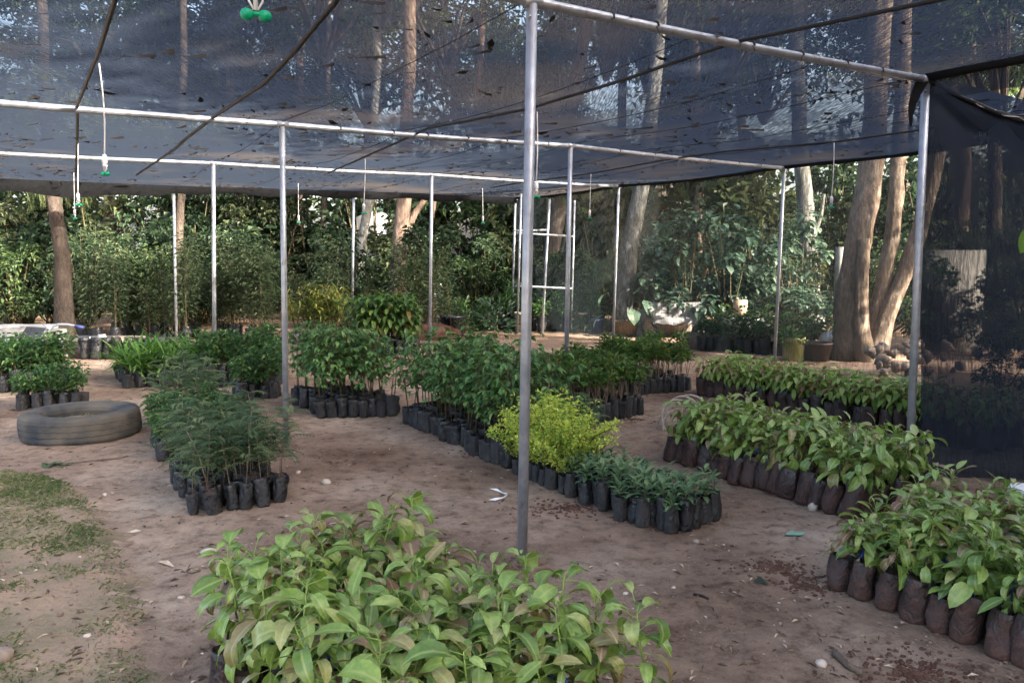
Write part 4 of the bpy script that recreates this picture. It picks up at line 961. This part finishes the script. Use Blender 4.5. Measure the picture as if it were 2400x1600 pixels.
mb = MB()                                              # the wood behind, read as one mass
for i in range(56000):
    x = uni(-38, 38); y = uni(29.5, 40); z = 15.5 * rnd() ** 1.15
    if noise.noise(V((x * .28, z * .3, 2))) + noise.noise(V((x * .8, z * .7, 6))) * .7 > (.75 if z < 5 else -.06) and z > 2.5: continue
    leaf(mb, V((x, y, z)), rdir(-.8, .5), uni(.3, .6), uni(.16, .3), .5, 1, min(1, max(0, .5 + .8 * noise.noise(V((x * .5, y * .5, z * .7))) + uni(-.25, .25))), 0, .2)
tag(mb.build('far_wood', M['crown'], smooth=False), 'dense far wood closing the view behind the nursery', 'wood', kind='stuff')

# ------------------------------------------------------------------ buildings and walls glimpsed between the trees
def brick_house():
    root = thing('brick_building', 'brick building with level courses glimpsed between the door frame and the grey trunk', 'building', (3.2, 25.5, 0))
    mb = MB(); box(mb, (0, .2, 1.9), (3.2, .3, 3.8)); mb.build('wall', M['pale_wall'], root)
    bm_ = MB(); box(bm_, (0, 0, 0), (.38, .06, .13)); me = bm_.mesh('brick', M['brick'], False)
    for j in range(20):
        for i in range(8):
            o = link('brick', me, root); o.location = (-1.42 + i * .4 + (.2 if j % 2 else 0) + uni(-.004, .004), .03 + uni(-.008, .008), .1 + j * .16)
    mb = MB(); box(mb, (0, .5, 3.9), (3.7, 1.4, .1), rx=.25); mb.build('roof', M['pale_wall'], root)
M['brick'] = plain('brick', (.3, .2, .13), (.42, .31, .21), 3, .9, .15, 0, .3, 20)
brick_house()
def wall(label, c, s, mat, coping=True, cat='wall'):
    root = thing('garden_wall', label, cat, (c[0], c[1], 0)); mb = MB(); box(mb, (0, 0, s[2] / 2), s); mb.build('wall', M[mat], root)
    if coping: mb = MB(); box(mb, (0, 0, s[2] + .035), (s[0] + .06, s[1] + .1, .07)); mb.build('coping', M[mat], root)
wall('pale plastered wall glimpsed between leaves left of the door frame', (-1.0, 27, 0), (4.5, .2, 3.0), 'pale_wall')
wall('white wall dimly seen through the right curtain', (7.5, 13.8, 0), (.95, .2, 1.72), 'pale_wall', False)
wall('narrow white wall corner glimpsed beside the big forked trunk', (6.55, 16.2, 0), (.18, .2, 1.8), 'pale_wall', False)
wall('bright white wall in a gap right of the brown left trunk', (-13.0, 29, 0), (1.0, .2, 3.4), 'white_paint', False)
t = thing('water_tank', 'bright white and pale green tank in a sunlit gap left of the reddish trunk', 'tank', (-4.0, 24, 0))
mb = MB(); lathe(mb, [(.0, 1.1), (.6, 1.1), (.62, 1.5), (.6, 1.9), (.62, 2.3), (.55, 2.75), (.2, 2.9), (0, 2.9)], 20); mb.build('body', M['white_paint'], t)
mb = MB(); lathe(mb, [(.62, 1.2), (.66, 1.25), (.66, 1.5), (.62, 1.55)], 20); lathe(mb, [(0.2, 2.9), (.24, 2.93), (.24, 3.0), (0, 3.02)], 14); mb.build('band', M['aqua'] if 'aqua' in M else M['teal'], t)
mb = MB(); box(mb, (0, 0, .55), (1.3, 1.3, 1.1)); mb.build('stand', M['stone'], t)

# ------------------------------------------------------------------ tyre
def wavy(mb):                                          # worn wavy tread grooves
    for q_ in mb.v:
        if .045 < q_.z < .18 and math.hypot(q_.x, q_.y) > .46: q_.z += .0045 * math.sin(36 * math.atan2(q_.y, q_.x)) + .004 * noise.noise(V((q_.x * 9, q_.y * 9, 1)))
t = thing('tyre', 'old grey truck tyre lying flat on the earth at left, filled with soil', 'tyre', (-3.93, 7.28, 0))
mb = MB(); prof = [(.33, .03), (.43, .0), (.485, .004), (.498, .03), (.499, .062), (.494, .065), (.494, .069), (.5, .072), (.501, .112), (.495, .115), (.495, .119), (.501, .122), (.5, .164), (.494, .167), (.494, .171), (.498, .174), (.49, .208), (.47, .228), (.43, .238), (.37, .234), (.325, .222), (.3, .2), (.29, .17), (.3, .12), (.34, .06)]
lathe(mb, prof, 160, wob=.012); wavy(mb); mb.build('casing', M['rubber'], t, smooth=False)
mb = MB(); b0 = lathe(mb, [(.31, .11), (.25, .135), (.15, .145), (.05, .14), (.0, .14)], 24, wob=.1); mb.build('soil', M['bank'], t)
mb = MB()
for i in range(46):
    a = uni(0, 6.28); q = .25 * math.sqrt(rnd()); leaf(mb, (math.cos(a) * q, math.sin(a) * q, .135), rdir(.2, .9), uni(.03, .07), .006, .5, 1, rnd())
tag(mb.build('weeds', M['grass'], t), kind='stuff')

# ------------------------------------------------------------------ smaller things
def stone(px, py, r, lab, mat='stone', sq=(1, .8, .65), z=0.0):
    p = atz(px, py); mb = MB(); rock(mb, (0, 0, 0), r, sq, uni(0, 50), n=9, m=6); o = mb.build('stone', M[mat]); o.location = (p.x, p.y, r * sq[2] * .45 + ground_z(p.x, p.y)); o.rotation_euler = (0, 0, uni(0, 6)); tag(o, lab, 'stone')
stone(765, 1132, .038, 'pale orange stone on bare earth, right of the left bed', 'pale_stone')
stone(699, 1107, .026, 'small white stone near the foot of the tallest left post', 'pale_stone', (1.3, .7, .5))
stone(246, 1166, .02, 'small white stone on earth below the tyre', 'pale_stone')
stone(1905, 1196, .032, 'pale stone at the foot of the middle right block of bags', 'pale_stone', (1, .8, 1))
stone(8, 1568, .05, 'grey stone on the grass at the bottom left corner', 'stone')
stone(490, 1303, .035, 'pale stone beside the left tip of the foreground block', 'pale_stone', (1.3, .8, .6))
stone(1632, 1268, .022, 'brown stone right under the tip bags of the centre bed', 'stone')
stone(1925, 1560, .024, 'round pale pebble at the bottom right of the bare earth', 'pale_stone')
k = 0
for i in range(46):                                    # heap of rubble stones beside the forked trunk
    px, py = uni(2060, 2260), uni(790, 880)
    if py < 800 + abs(px - 2130) * .1: continue
    p = atz(px, 885 - (px - 2060) * .05); lift = max(0, (870 - py) / FPX * p.y); mb = MB(); rock(mb, (0, 0, 0), uni(.045, .11), (1, .85, .7), uni(0, 90), n=7, m=4, rough=.8)
    o = mb.build('stone', M['stone']); o.location = (p.x, p.y + lift * 1.2, .05 + lift * .9); o.rotation_euler = (uni(0, 3), uni(0, 3), uni(0, 3)); tag(o, 'rough grey-pink stone in the heap beside the big forked trunk', 'stone', 'stones heaped by the forked trunk')
def lying(name, pts, w, mat, lab, cat, z=.012):
    mb = MB()
    for i, (px, py) in enumerate(pts):
        p = atz(px, py); ww = w * (.25 if i in (0, len(pts) - 1) else 1); mb.v += [V((p.x, p.y + ww * .5, ground_z(p.x, p.y) + z + .012 * (i % 2))), V((p.x, p.y - ww * .5, ground_z(p.x, p.y) + z))]
    for i in range(len(pts) - 1): mb.face((2 * i, 2 * i + 1, 2 * i + 3, 2 * i + 2))
    return tag(mb.build(name, M[mat]), lab, cat)
lying('fallen_leaf', [(1840, 1261), (1858, 1257), (1872, 1258), (1884, 1257)], .05, 'teal', 'fallen leaf, half brown half blue-green, on earth between the two right blocks', 'leaf')
lying('fallen_leaf', [(372, 1320), (392, 1326), (408, 1332)], .03, 'dry_leaf', 'pale curled dry leaf on the earth left of the foreground block', 'leaf')
lying('fallen_leaf', [(300, 1255), (318, 1254), (330, 1252)], .02, 'dry_leaf', 'thin pale dry leaf beside the grass edge', 'leaf')
lying('fallen_leaf', [(312, 1386), (318, 1376), (324, 1366)], .015, 'dry_leaf', 'pale dry leaf standing out on earth near the lower grass edge', 'leaf')
lying('fallen_leaf', [(968, 1208), (985, 1206), (995, 1204)], .02, 'dry_leaf', 'pale dry leaf on earth behind the foreground block', 'leaf')
lying('plastic_strip', [(1148, 1143), (1165, 1148), (1178, 1152), (1190, 1160), (1180, 1168), (1162, 1176), (1146, 1173)], .018, 'white_plastic', 'tangled white plastic strip on earth left of the centre post', 'plastic strip')
lying('fallen_leaf', [(1765, 1372), (1785, 1370), (1800, 1378)], .05, 'shrub', 'crumpled grey-green leaf on earth left of the bottom right block', 'leaf')
def stick(pts, r, lab, mat='bark_pale'):
    mb = MB(); w = []
    for px, py in pts: p = atz(px, py); p.z = ground_z(p.x, p.y) + r; w.append(p)
    tube(mb, w, [r * (1 - .5 * i / len(w)) for i in range(len(w))], 6, wob=.3); tag(mb.build('stick', M[mat]), lab, 'stick')
stick([(1955, 1540), (1985, 1565), (2020, 1583)], .016, 'short thick pale stick at the bottom right of the bare earth')
stick([(165, 1088), (230, 1080), (280, 1073), (300, 1070)], .006, 'thin pale stick on earth in front of the tyre')
stick([(1625, 1403), (1645, 1408), (1660, 1415)], .007, 'short brown stick on earth left of the bottom right bags', 'bark_brown')
stick([(425, 1340), (450, 1347), (470, 1340)], .005, 'thin curved twig beside the foreground block', 'bark_pale')
# clump of wilted leaves by the tyre
mb = MB(); c = atz(125, 1092)
for i in range(26): leaf(mb, (c.x + uni(-.12, .12), c.y + uni(-.05, .05), .01 + uni(0, .02)), rdir(-.1, .35), uni(.05, .1), .025, .5, 3, rnd())
tag(mb.build('wilted_leaves', M['dark']), 'small pile of wilted dark leaves in front of the tyre', 'leaf pile')
# coil of pale rope at the end of the middle right block
root = thing('rope_coil', 'loose coil of pale rope at the left end of the middle right block', 'rope', tuple(atz(1592, 1010)))
mb = MB(); base = atz(1592, 1010)
for q in range(4):
    pts = []
    for i in range(19):
        a = i / 18 * math.pi * 1.15 + .1; rr_ = .17 + q * .014 + .03 * math.sin(a * 2.3 + q * 1.9); pts.append(V((math.cos(a) * rr_ * 1.1 + .06, .03 * math.sin(a * 3 + q) + q * .03, math.sin(a) * rr_ * (1.2 + .1 * math.sin(q * 2)) + .06)))
    tube(mb, pts, .009, 6, wob=.3)
mb.build('strand', M['rope'], root)
# wheelbarrow and slab wall at left
root = thing('slab_wall', 'low grey wall of thin stacked slabs at the left edge, behind the bushy seedlings', 'wall', (-7.75, 12.3, 0))
sm = [MB() for _ in range(4)]
for m_ in sm: box(m_, (0, 0, 0), (.42, .25, .062), j=.008)
sms = [m_.mesh('slab', M['grey_slab'], False) for m_ in sm]
for j in range(9):
    for i in range(4):
        o = link('slab', random.choice(sms), root); o.location = (-.72 + i * .43 + (.12 if j % 2 else 0) + uni(-.02, .02), uni(-.02, .02), .035 + j * .064); o.rotation_euler = (0, 0, uni(-.03, .03))
mb = MB(); box(mb, (-.5, .0, .645), (.55, .3, .08), rz=.05); tag(mb.build('cap_stone', M['beige_pot'], root), 'pale cap stone')
root = thing('clay_pot', 'small round clay pot standing on the left slab wall', 'pot', (-8.15, 12.35, .685)); mb = MB(); lathe(mb, [(.07, 0), (.12, .08), (.12, .15), (.09, .19), (.1, .21), (.08, .21), (.07, .16)], 14); mb.build('body', M['terracotta'], root)
wy = 11.7; wb = thing('wheelbarrow', 'tipped wheelbarrow with bent metal handles in front of the slab wall', 'wheelbarrow', tuple(aty(90, 850, wy).xy) + (0,))
O = V(wb.location)
for dy in (0, .42):
    mb = MB(); pts = [aty(a, b, wy + dy) - O for a, b in ((88, 815), (100, 797), (116, 775), (125, 764), (135, 760), (158, 760), (180, 764), (192, 767))]; tube(mb, pts, .017, 8); mb.build('handle', M['steel'], wb)
    mb = MB(); pts = [aty(a, b, wy + dy) - O for a, b in ((176, 763.5), (197, 768))]; tube(mb, pts, .022, 8); mb.build('grip', M['tarp'], wb)
mb = MB(); tube(mb, [aty(102, 760, wy) - O, aty(120, 773, wy) - O], .016, 8); mb.build('brace', M['steel'], wb)
mb = MB(); P4 = [aty(82, 812, wy) - O, aty(108, 768, wy) - O, aty(108, 768, wy + .45) - O, aty(82, 812, wy + .45) - O]; Q4 = [aty(40, 800, wy + .05) - O, aty(62, 765, wy + .05) - O, aty(62, 765, wy + .4) - O, aty(40, 800, wy + .4) - O]
mb.v += P4 + Q4
for f in ((0, 1, 2, 3), (4, 7, 6, 5), (0, 4, 5, 1), (2, 6, 7, 3), (0, 3, 7, 4)): mb.face(f)
mb.build('tray', M['blue_black'], wb, smooth=False)
mb = MB(); wv = aty(50, 835, wy + .2) - O
tube(mb, [V((wv.x, wv.y - .02, .19)) + V((math.cos(i / 16 * 6.2832) * .15, 0, math.sin(i / 16 * 6.2832) * .15)) for i in range(17)], .04, 8); mb.build('wheel', M['rubber'], wb)
# dark nursery bags and white sacks behind the left bed
for i in range(9):
    x = -6.75 + i * .17; mb = MB(); me = bag_mesh(.34, .085, 'bag', i * 2.2); o = link('grow_bag', me); o.location = (x, 12.75 + uni(-.05, .05), 0); o.rotation_euler = (uni(-.1, .1), uni(-.1, .1), uni(0, 6)); tag(o, 'black soil-filled bag in the dark row under the white sacks', 'grow bag', 'black bags under the white sacks')
for i, (px, w, h, lab) in enumerate(((208, .14, .24, 'crumpled white sack, leftmost of the pale sacks behind the left bed'), (240, .12, .28, 'upright white sack in the middle of the pale sacks behind the left bed'), (264, .1, .24, 'cream sunlit sack, rightmost of the pale sacks behind the left bed'))):
    p = aty(px, 812, 13.0); mb = MB(); lathe(mb, [(.02, 0), (w * .95, .01), (w, h * .35), (w * .9, h * .7), (w * .6, h * .9), (w * .5, h), (w * .55, h * 1.06), (w * .3, h * .95)], 14, wob=.4, seed=i * 5.0); o = mb.build('sack', M['sack']); o.location = (p.x, p.y, max(.0, p.z - .1)); tag(o, lab, 'sack')
p = aty(236, 840, 13.0)
mb = MB(); box(mb, (0, 0, .15), (1.1, .5, .3), j=.02); o = mb.build('stone_ledge', M['stone']); o.location = (p.x, 13.15, 0); tag(o, 'dark stone ledge carrying the pale sacks behind the left bed', 'ledge')
def pot(px, py, y, r0, r1, h, mat, lab, soil=True, name='flower_pot', cat='pot', n=18):
    p = aty(px, py, y); root = thing(name, lab, cat, (p.x, y, max(0, p.z)), uni(0, 3)); mb = MB(); lathe(mb, [(r0 * .5, 0), (r0, .004), (r1, h * .9), (r1 * 1.07, h * .91), (r1 * 1.07, h), (r1 * .95, h), (r1 * .9, h * .85)], n, wob=.03); mb.build('body', M[mat], root)
    if soil: mb = MB(); lathe(mb, [(r1 * .93, h * .88), (0, h * .9)], n); mb.build('soil', M['soil'], root)
    return root
def potplant(px, py, y, r, h, mat, lab, dx=0, name='pot_plant'):
    p = aty(px, py, y); root = thing(name, lab, 'plant', (p.x + dx, y, max(0, p.z))); f, s = MB(), MB(); mat_ = mat
    if mat_ == 'bigleaf':
        for i in range(11): d = rdir(.0, .9); e = V((0, 0, 0)) + d * h * uni(.5, .9); tube(s, [V((0, 0, 0)), e], .008, 4, cap=False); leaf(f, e, V((d.x, d.y, -.3)), r, r * .65, .8, 4, rnd(), 0, .15)
        mat_ = 'shrub2'
    else:
        for i in range(240): d = rdir(-.1, 1); leaf(f, d * h * uni(.2, 1) * V((1, 1, 1)).length / 1.73, d, r, r * .4, .5, 1, rnd())
        tube(s, [V((0, 0, 0)), V((0, 0, h * .5))], .012, 5)
    tag(f.build('foliage', M[mat_], root, smooth=False), kind='stuff'); s.build('stem', M['stem'], root)
pot(1061, 800, 16.4, .22, .25, .42, 'blue_black', 'shiny black pot in front of the white chair', name='black_pot')
pot(1222, 800, 17.4, .13, .15, .42, 'beige_pot', 'tall beige pot inside the left of the door frame')
pot(1361, 790, 18.0, .13, .16, .36, 'beige_pot', 'pale tapered pot right of the door frame', )
pot(1400, 792, 17.0, .12, .14, .3, 'tarp', 'small purplish tin among the dark seedlings right of the door frame', name='tin', cat='tin')
pot(1466, 785, 16.6, .2, .26, .3, 'bank', 'wide brown clay bowl at the foot of the lichen-grey trunk', name='clay_bowl', cat='bowl')
pot(1858, 856, 12.6, .16, .17, .36, 'lime_pot', 'yellow-green pot between the right post and the forked trunk', name='lime_pot')
pot(1912, 868, 12.6, .18, .22, .28, 'brown_pot', 'wide dark brown basin beside the yellow-green pot', name='basin', cat='basin')
pot(1690, 800, 14.4, .2, .22, .3, 'blue_black', 'black pot with spiky plant behind the right post', name='black_pot')
potplant(1690, 775, 14.4, .3, .55, 'bigleaf', 'broad-leaved plant in the black pot behind the right post')
potplant(1850, 800, 12.6, .09, .22, 'dark', 'small plant in the yellow-green pot')
potplant(1790, 790, 14.0, .1, .45, 'bright', 'bushy green plant in a pale row behind the right post')
potplant(1740, 790, 14.0, .1, .4, 'bright', 'bushy green plant left of its twin behind the right post')
potplant(1470, 760, 16.6, .42, .9, 'bigleaf', 'taro-like plant with big pale leaves in the clay bowl')
potplant(1385, 770, 17.5, .3, .5, 'bigleaf', 'dark big-leaved plant right of the door frame')
potplant(1165, 780, 17.4, .16, .7, 'shrub2', 'bluish low bush left of the door frame')
potplant(1090, 775, 17.6, .16, .7, 'dark', 'dark low bush behind the shiny black pot')
for i, (px, w) in enumerate(((1700, .1), (1722, .09), (1745, .11), (1768, .09), (1790, .1))):
    p = aty(px, 815, 13.9); mb = MB(); lathe(mb, [(.03, 0), (w, .01), (w * .95, .2), (w * .8, .28), (w * .7, .27)], 12, wob=.15, seed=i * 3.3); o = mb.build('pale_bag', M['sack']); o.location = (p.x, p.y, .28); tag(o, 'pale plant bag, %s from the left in the row behind the right post' % ORD[i], 'plant bag', 'pale bags behind the right post')
mb = MB(); box(mb, (0, 0, .14), (1.9, .4, .28), rz=-.3, j=.02); o = mb.build('stone_ledge', M['stone']); p = aty(1740, 840, 13.95); o.location = (p.x, 14.0, 0); tag(o, 'low stone ledge under the pale bags behind the right post', 'ledge')
# white sheet, brick block, bag, red mound
p = aty(1585, 745, 16.2); mb = MB(); n1, n2 = 16, 8
for j in range(n2 + 1):
    for i in range(n1 + 1):
        u, v = i / n1, j / n2; mb.v.append(V(((u - .5) * 1.0, .12 * noise.noise(V((u * 5, v * 3, 1))) - .25 * v, .42 * (1 - v) + .06 * noise.noise(V((u * 6, v * 4, 8))))))
for j in range(n2):
    for i in range(n1): k = j * (n1 + 1) + i; mb.face((k, k + 1, k + n1 + 2, k + n1 + 1))
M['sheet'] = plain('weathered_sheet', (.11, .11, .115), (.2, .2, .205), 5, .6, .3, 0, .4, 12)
o = mb.build('plastic_sheet', M['sheet']); o.location = (p.x, p.y, .28); tag(o, 'rumpled white plastic sheet under the grey-green bushes', 'plastic sheet')
mb = MB(); box(mb, (0, 0, .22), (1.2, .5, .44), j=.03); o = mb.build('stone_ledge', M['stone']); o.location = (p.x, p.y + .32, 0); tag(o, 'rough stone ledge under the white plastic sheet', 'ledge')
mb = MB(); box(mb, (0, 0, 0), (.22, .2, .3), j=.008); o = mb.build('brick_block', M['brick']); q = aty(1735, 722, 15.5); o.location = (q.x, q.y, q.z); tag(o, 'single upright brown brick block behind the right post', 'brick block')
mb = MB(); box(mb, (0, 0, q.z / 2 - .08), (.5, .4, q.z - .145), j=.02); o = mb.build('stone_ledge', M['stone']); o.location = (q.x, q.y, 0); tag(o, 'stone plinth carrying the brown brick block', 'ledge')
mb = MB(); rock(mb, (0, 0, 0), .14, (1.3, .8, .8), 4.4, n=10, m=7); q = aty(1948, 792, 12.9); o = mb.build('white_bag', M['sack']); o.location = q; tag(o, 'small white bag on stones left of the big forked trunk', 'bag')
mb = MB(); box(mb, (0, 0, (q.z - .1) / 2), (.5, .4, q.z - .1), j=.03); o = mb.build('stone_ledge', M['stone']); o.location = (q.x - .05, q.y + .05, 0); tag(o, 'stone block carrying the small white bag by the forked trunk', 'ledge')
mb = MB(); p = aty(1010, 815, 15.6); rock(mb, (0, 0, 0), .42, (1.5, .7, .72), 8.2, n=18, m=9, rough=.25); o = mb.build('soil_mound', M['red_soil']); o.location = (p.x, 15.9, .0); tag(o, 'mound of reddish soil behind the middle rear post', 'soil mound')
# white plastic chair
ch = thing('plastic_chair', 'white plastic armchair in the sunlit clearing behind the middle rear post', 'chair', (-1.75, 20.2, 0.0), .5)
pz = .42
def part(name, fn): mb = MB(); fn(mb); mb.build(name, M['white_plastic'], ch)
part('seat', lambda m_: box(m_, (0, 0, pz), (.44, .44, .035)))
part('backrest', lambda m_: [box(m_, (-.16 + .08 * i, .22, pz + .24), (.05, .025, .42), rx=-.15) for i in range(5)] + [box(m_, (0, .26, pz + .46), (.42, .035, .08), rx=-.15)])
for sx in (-1, 1):
    part('armrest', lambda m_: tube(m_, [(sx * .23, .23, pz + .22), (sx * .25, 0, pz + .23), (sx * .24, -.2, pz + .2), (sx * .23, -.21, pz)], .024, 8))
    for sy in (-1, 1): part('leg', lambda m_: tube(m_, [(sx * .2, sy * .19, pz), (sx * .23, sy * .23, 0)], [.028, .02], 8))
# white bucket and leaf at the right edge
b = thing('bucket', 'white plastic bucket at the right edge behind the bottom right block', 'bucket', tuple(atz(2412, 1225))); mb = MB(); lathe(mb, [(.04, 0), (.09, .004), (.115, .2), (.122, .205), (.122, .22), (.108, .22), (.1, .05)], 20); mb.build('body', M['white_plastic'], b)
mb = MB(); tube(mb, [V((math.cos(i / 10 * math.pi) * .12, 0, .19 - .1 * math.sin(i / 10 * math.pi) * .3)) + V((0, -.12 * math.sin(i / 10 * math.pi), 0)) for i in range(11)], .004, 5); mb.build('handle', M['steel'], b)
p = aty(2420, 560, 3.2)
br = thing('leafy_twig', 'large bright green leaf of a nearby twig poking in at the right edge', 'twig', tuple(p)); mb = MB(); leaf(mb, (0.02, 0, .06), V((-.35, .1, -.9)), .13, .09, .2, 5, .6, 0, .1, up=V((0, -1, .2))); leaf(mb, (.06, 0, .1), V((.6, .1, -.4)), .13, .09, .2, 5, .4, 0, .1, up=V((0, -1, .2))); mb.build('leaf', M['bright'], br)
mb = MB(); tube(mb, [V((.02, 0, .06)), V((.1, 0, .25)), V((.4, .1, .6)), V((.6, .3, -p.z))], .005, 6); mb.build('stem', M['stem'], br)

# ------------------------------------------------------------------ grass on the bank, clods and grit on the earth
mb = MB()
for i in range(80000):
    y = uni(2.3, 5.85); e = bank_edge(y) + .08 * noise.noise(V((y * 3, 1, 1))) + uni(-.12, .06); x = uni(-4.6, e)
    if x < -.6316 * y - .5: continue
    d = noise.noise(V((x * 1.7, y * 1.7, 4))) + .6 * noise.noise(V((x * 5, y * 5, 2))) 
    if d < uni(-.34, .34): continue
    leaf(mb, (x, y, ground_z(x, y) - .004), rdir(.25, .95), uni(.012, .042), uni(.0022, .0042), uni(.2, 1.2), 1, min(1, max(0, uni(.1, 1.0) - d * .55)), 0, .1)
tag(mb.build('grass', M['grass'], smooth=False), 'thin patchy grass on the low bank at bottom left', 'grass', kind='stuff')
mb = MB()
def free(x, y): return abs(x) < y * .7
for i in range(15000):
    y = 2.3 + 11 * rnd() ** 1.7; x = uni(-.68, .68) * y
    d = noise.noise(V((x * 1.1, y * 1.1, 8)))
    if d < uni(-.5, .35): continue
    r = uni(.003, .009) * (2.0 if rnd() < .07 else 1); rock(mb, (x, y, ground_z(x, y) + r * .2), r, (1.2, 1, .6), uni(0, 99), 0, 0 if rnd() < .97 else 1, n=5, m=3, rough=.5)
for k_ in ('L1', 'C1', 'L2', 'C2', 'R2', 'L3', 'C3'):
    for i in range(70):
        a = uni(0, 6.28); q = .03 + abs(random.gauss(0, .05)); x, y = FOOT[k_].x + math.cos(a) * q, FOOT[k_].y + math.sin(a) * q; r = uni(.005, .02) * (1 - q * 2); rock(mb, (x, y, ground_z(x, y) + r * .3), r, (1.1, 1, .8), uni(0, 99), 0, 0, n=6, m=4, rough=.5)
tag(mb.build('grit', [M['earth'], M['pale_stone']]), 'loose clods and grit on the bare earth', 'grit', kind='stuff')
mb = MB()
for i in range(2200):
    y = 2.4 + 11 * rnd() ** 1.5; x = uni(-.66, .66) * y; a = uni(0, 6.28)
    leaf(mb, (x, y, ground_z(x, y) + .004), V((math.cos(a), math.sin(a), uni(0, .15))), uni(.015, .065), uni(.004, .018), .3, 1, rnd(), 0 if rnd() < .6 else 1, .2)
M['twig'] = plain('twig_scraps', (.04, .03, .022), (.12, .085, .06), 9, .9)
tag(mb.build('ground_litter', [M['twig'], M['dry_leaf']], smooth=False), 'dry leaf scraps and twigs strewn on the earth', 'leaf litter', kind='stuff')
mb = MB()
for (px, py, r, n_) in ((1820, 1335, .22, 300), (1900, 1375, .2, 260), (1330, 1190, .3, 260), (1130, 1060, .2, 120), (2150, 1575, .3, 420), (1480, 985, .2, 120)):
    c = atz(px, py)
    for i in range(n_):
        a = uni(0, 6.28); q = r * abs(random.gauss(0, .6)); x, y = c.x + math.cos(a) * q, c.y + math.sin(a) * q * .7; s = uni(.003, .012); rock(mb, (x, y, ground_z(x, y) + s * .15), s, (1.1, 1, .6), uni(0, 99), n=6, m=4, rough=.5)
tag(mb.build('spilled_soil', M['red_soil']), 'spilled reddish soil crumbs beside the bags', 'spilled soil', kind='stuff')
print('objects', len(bpy.data.objects))
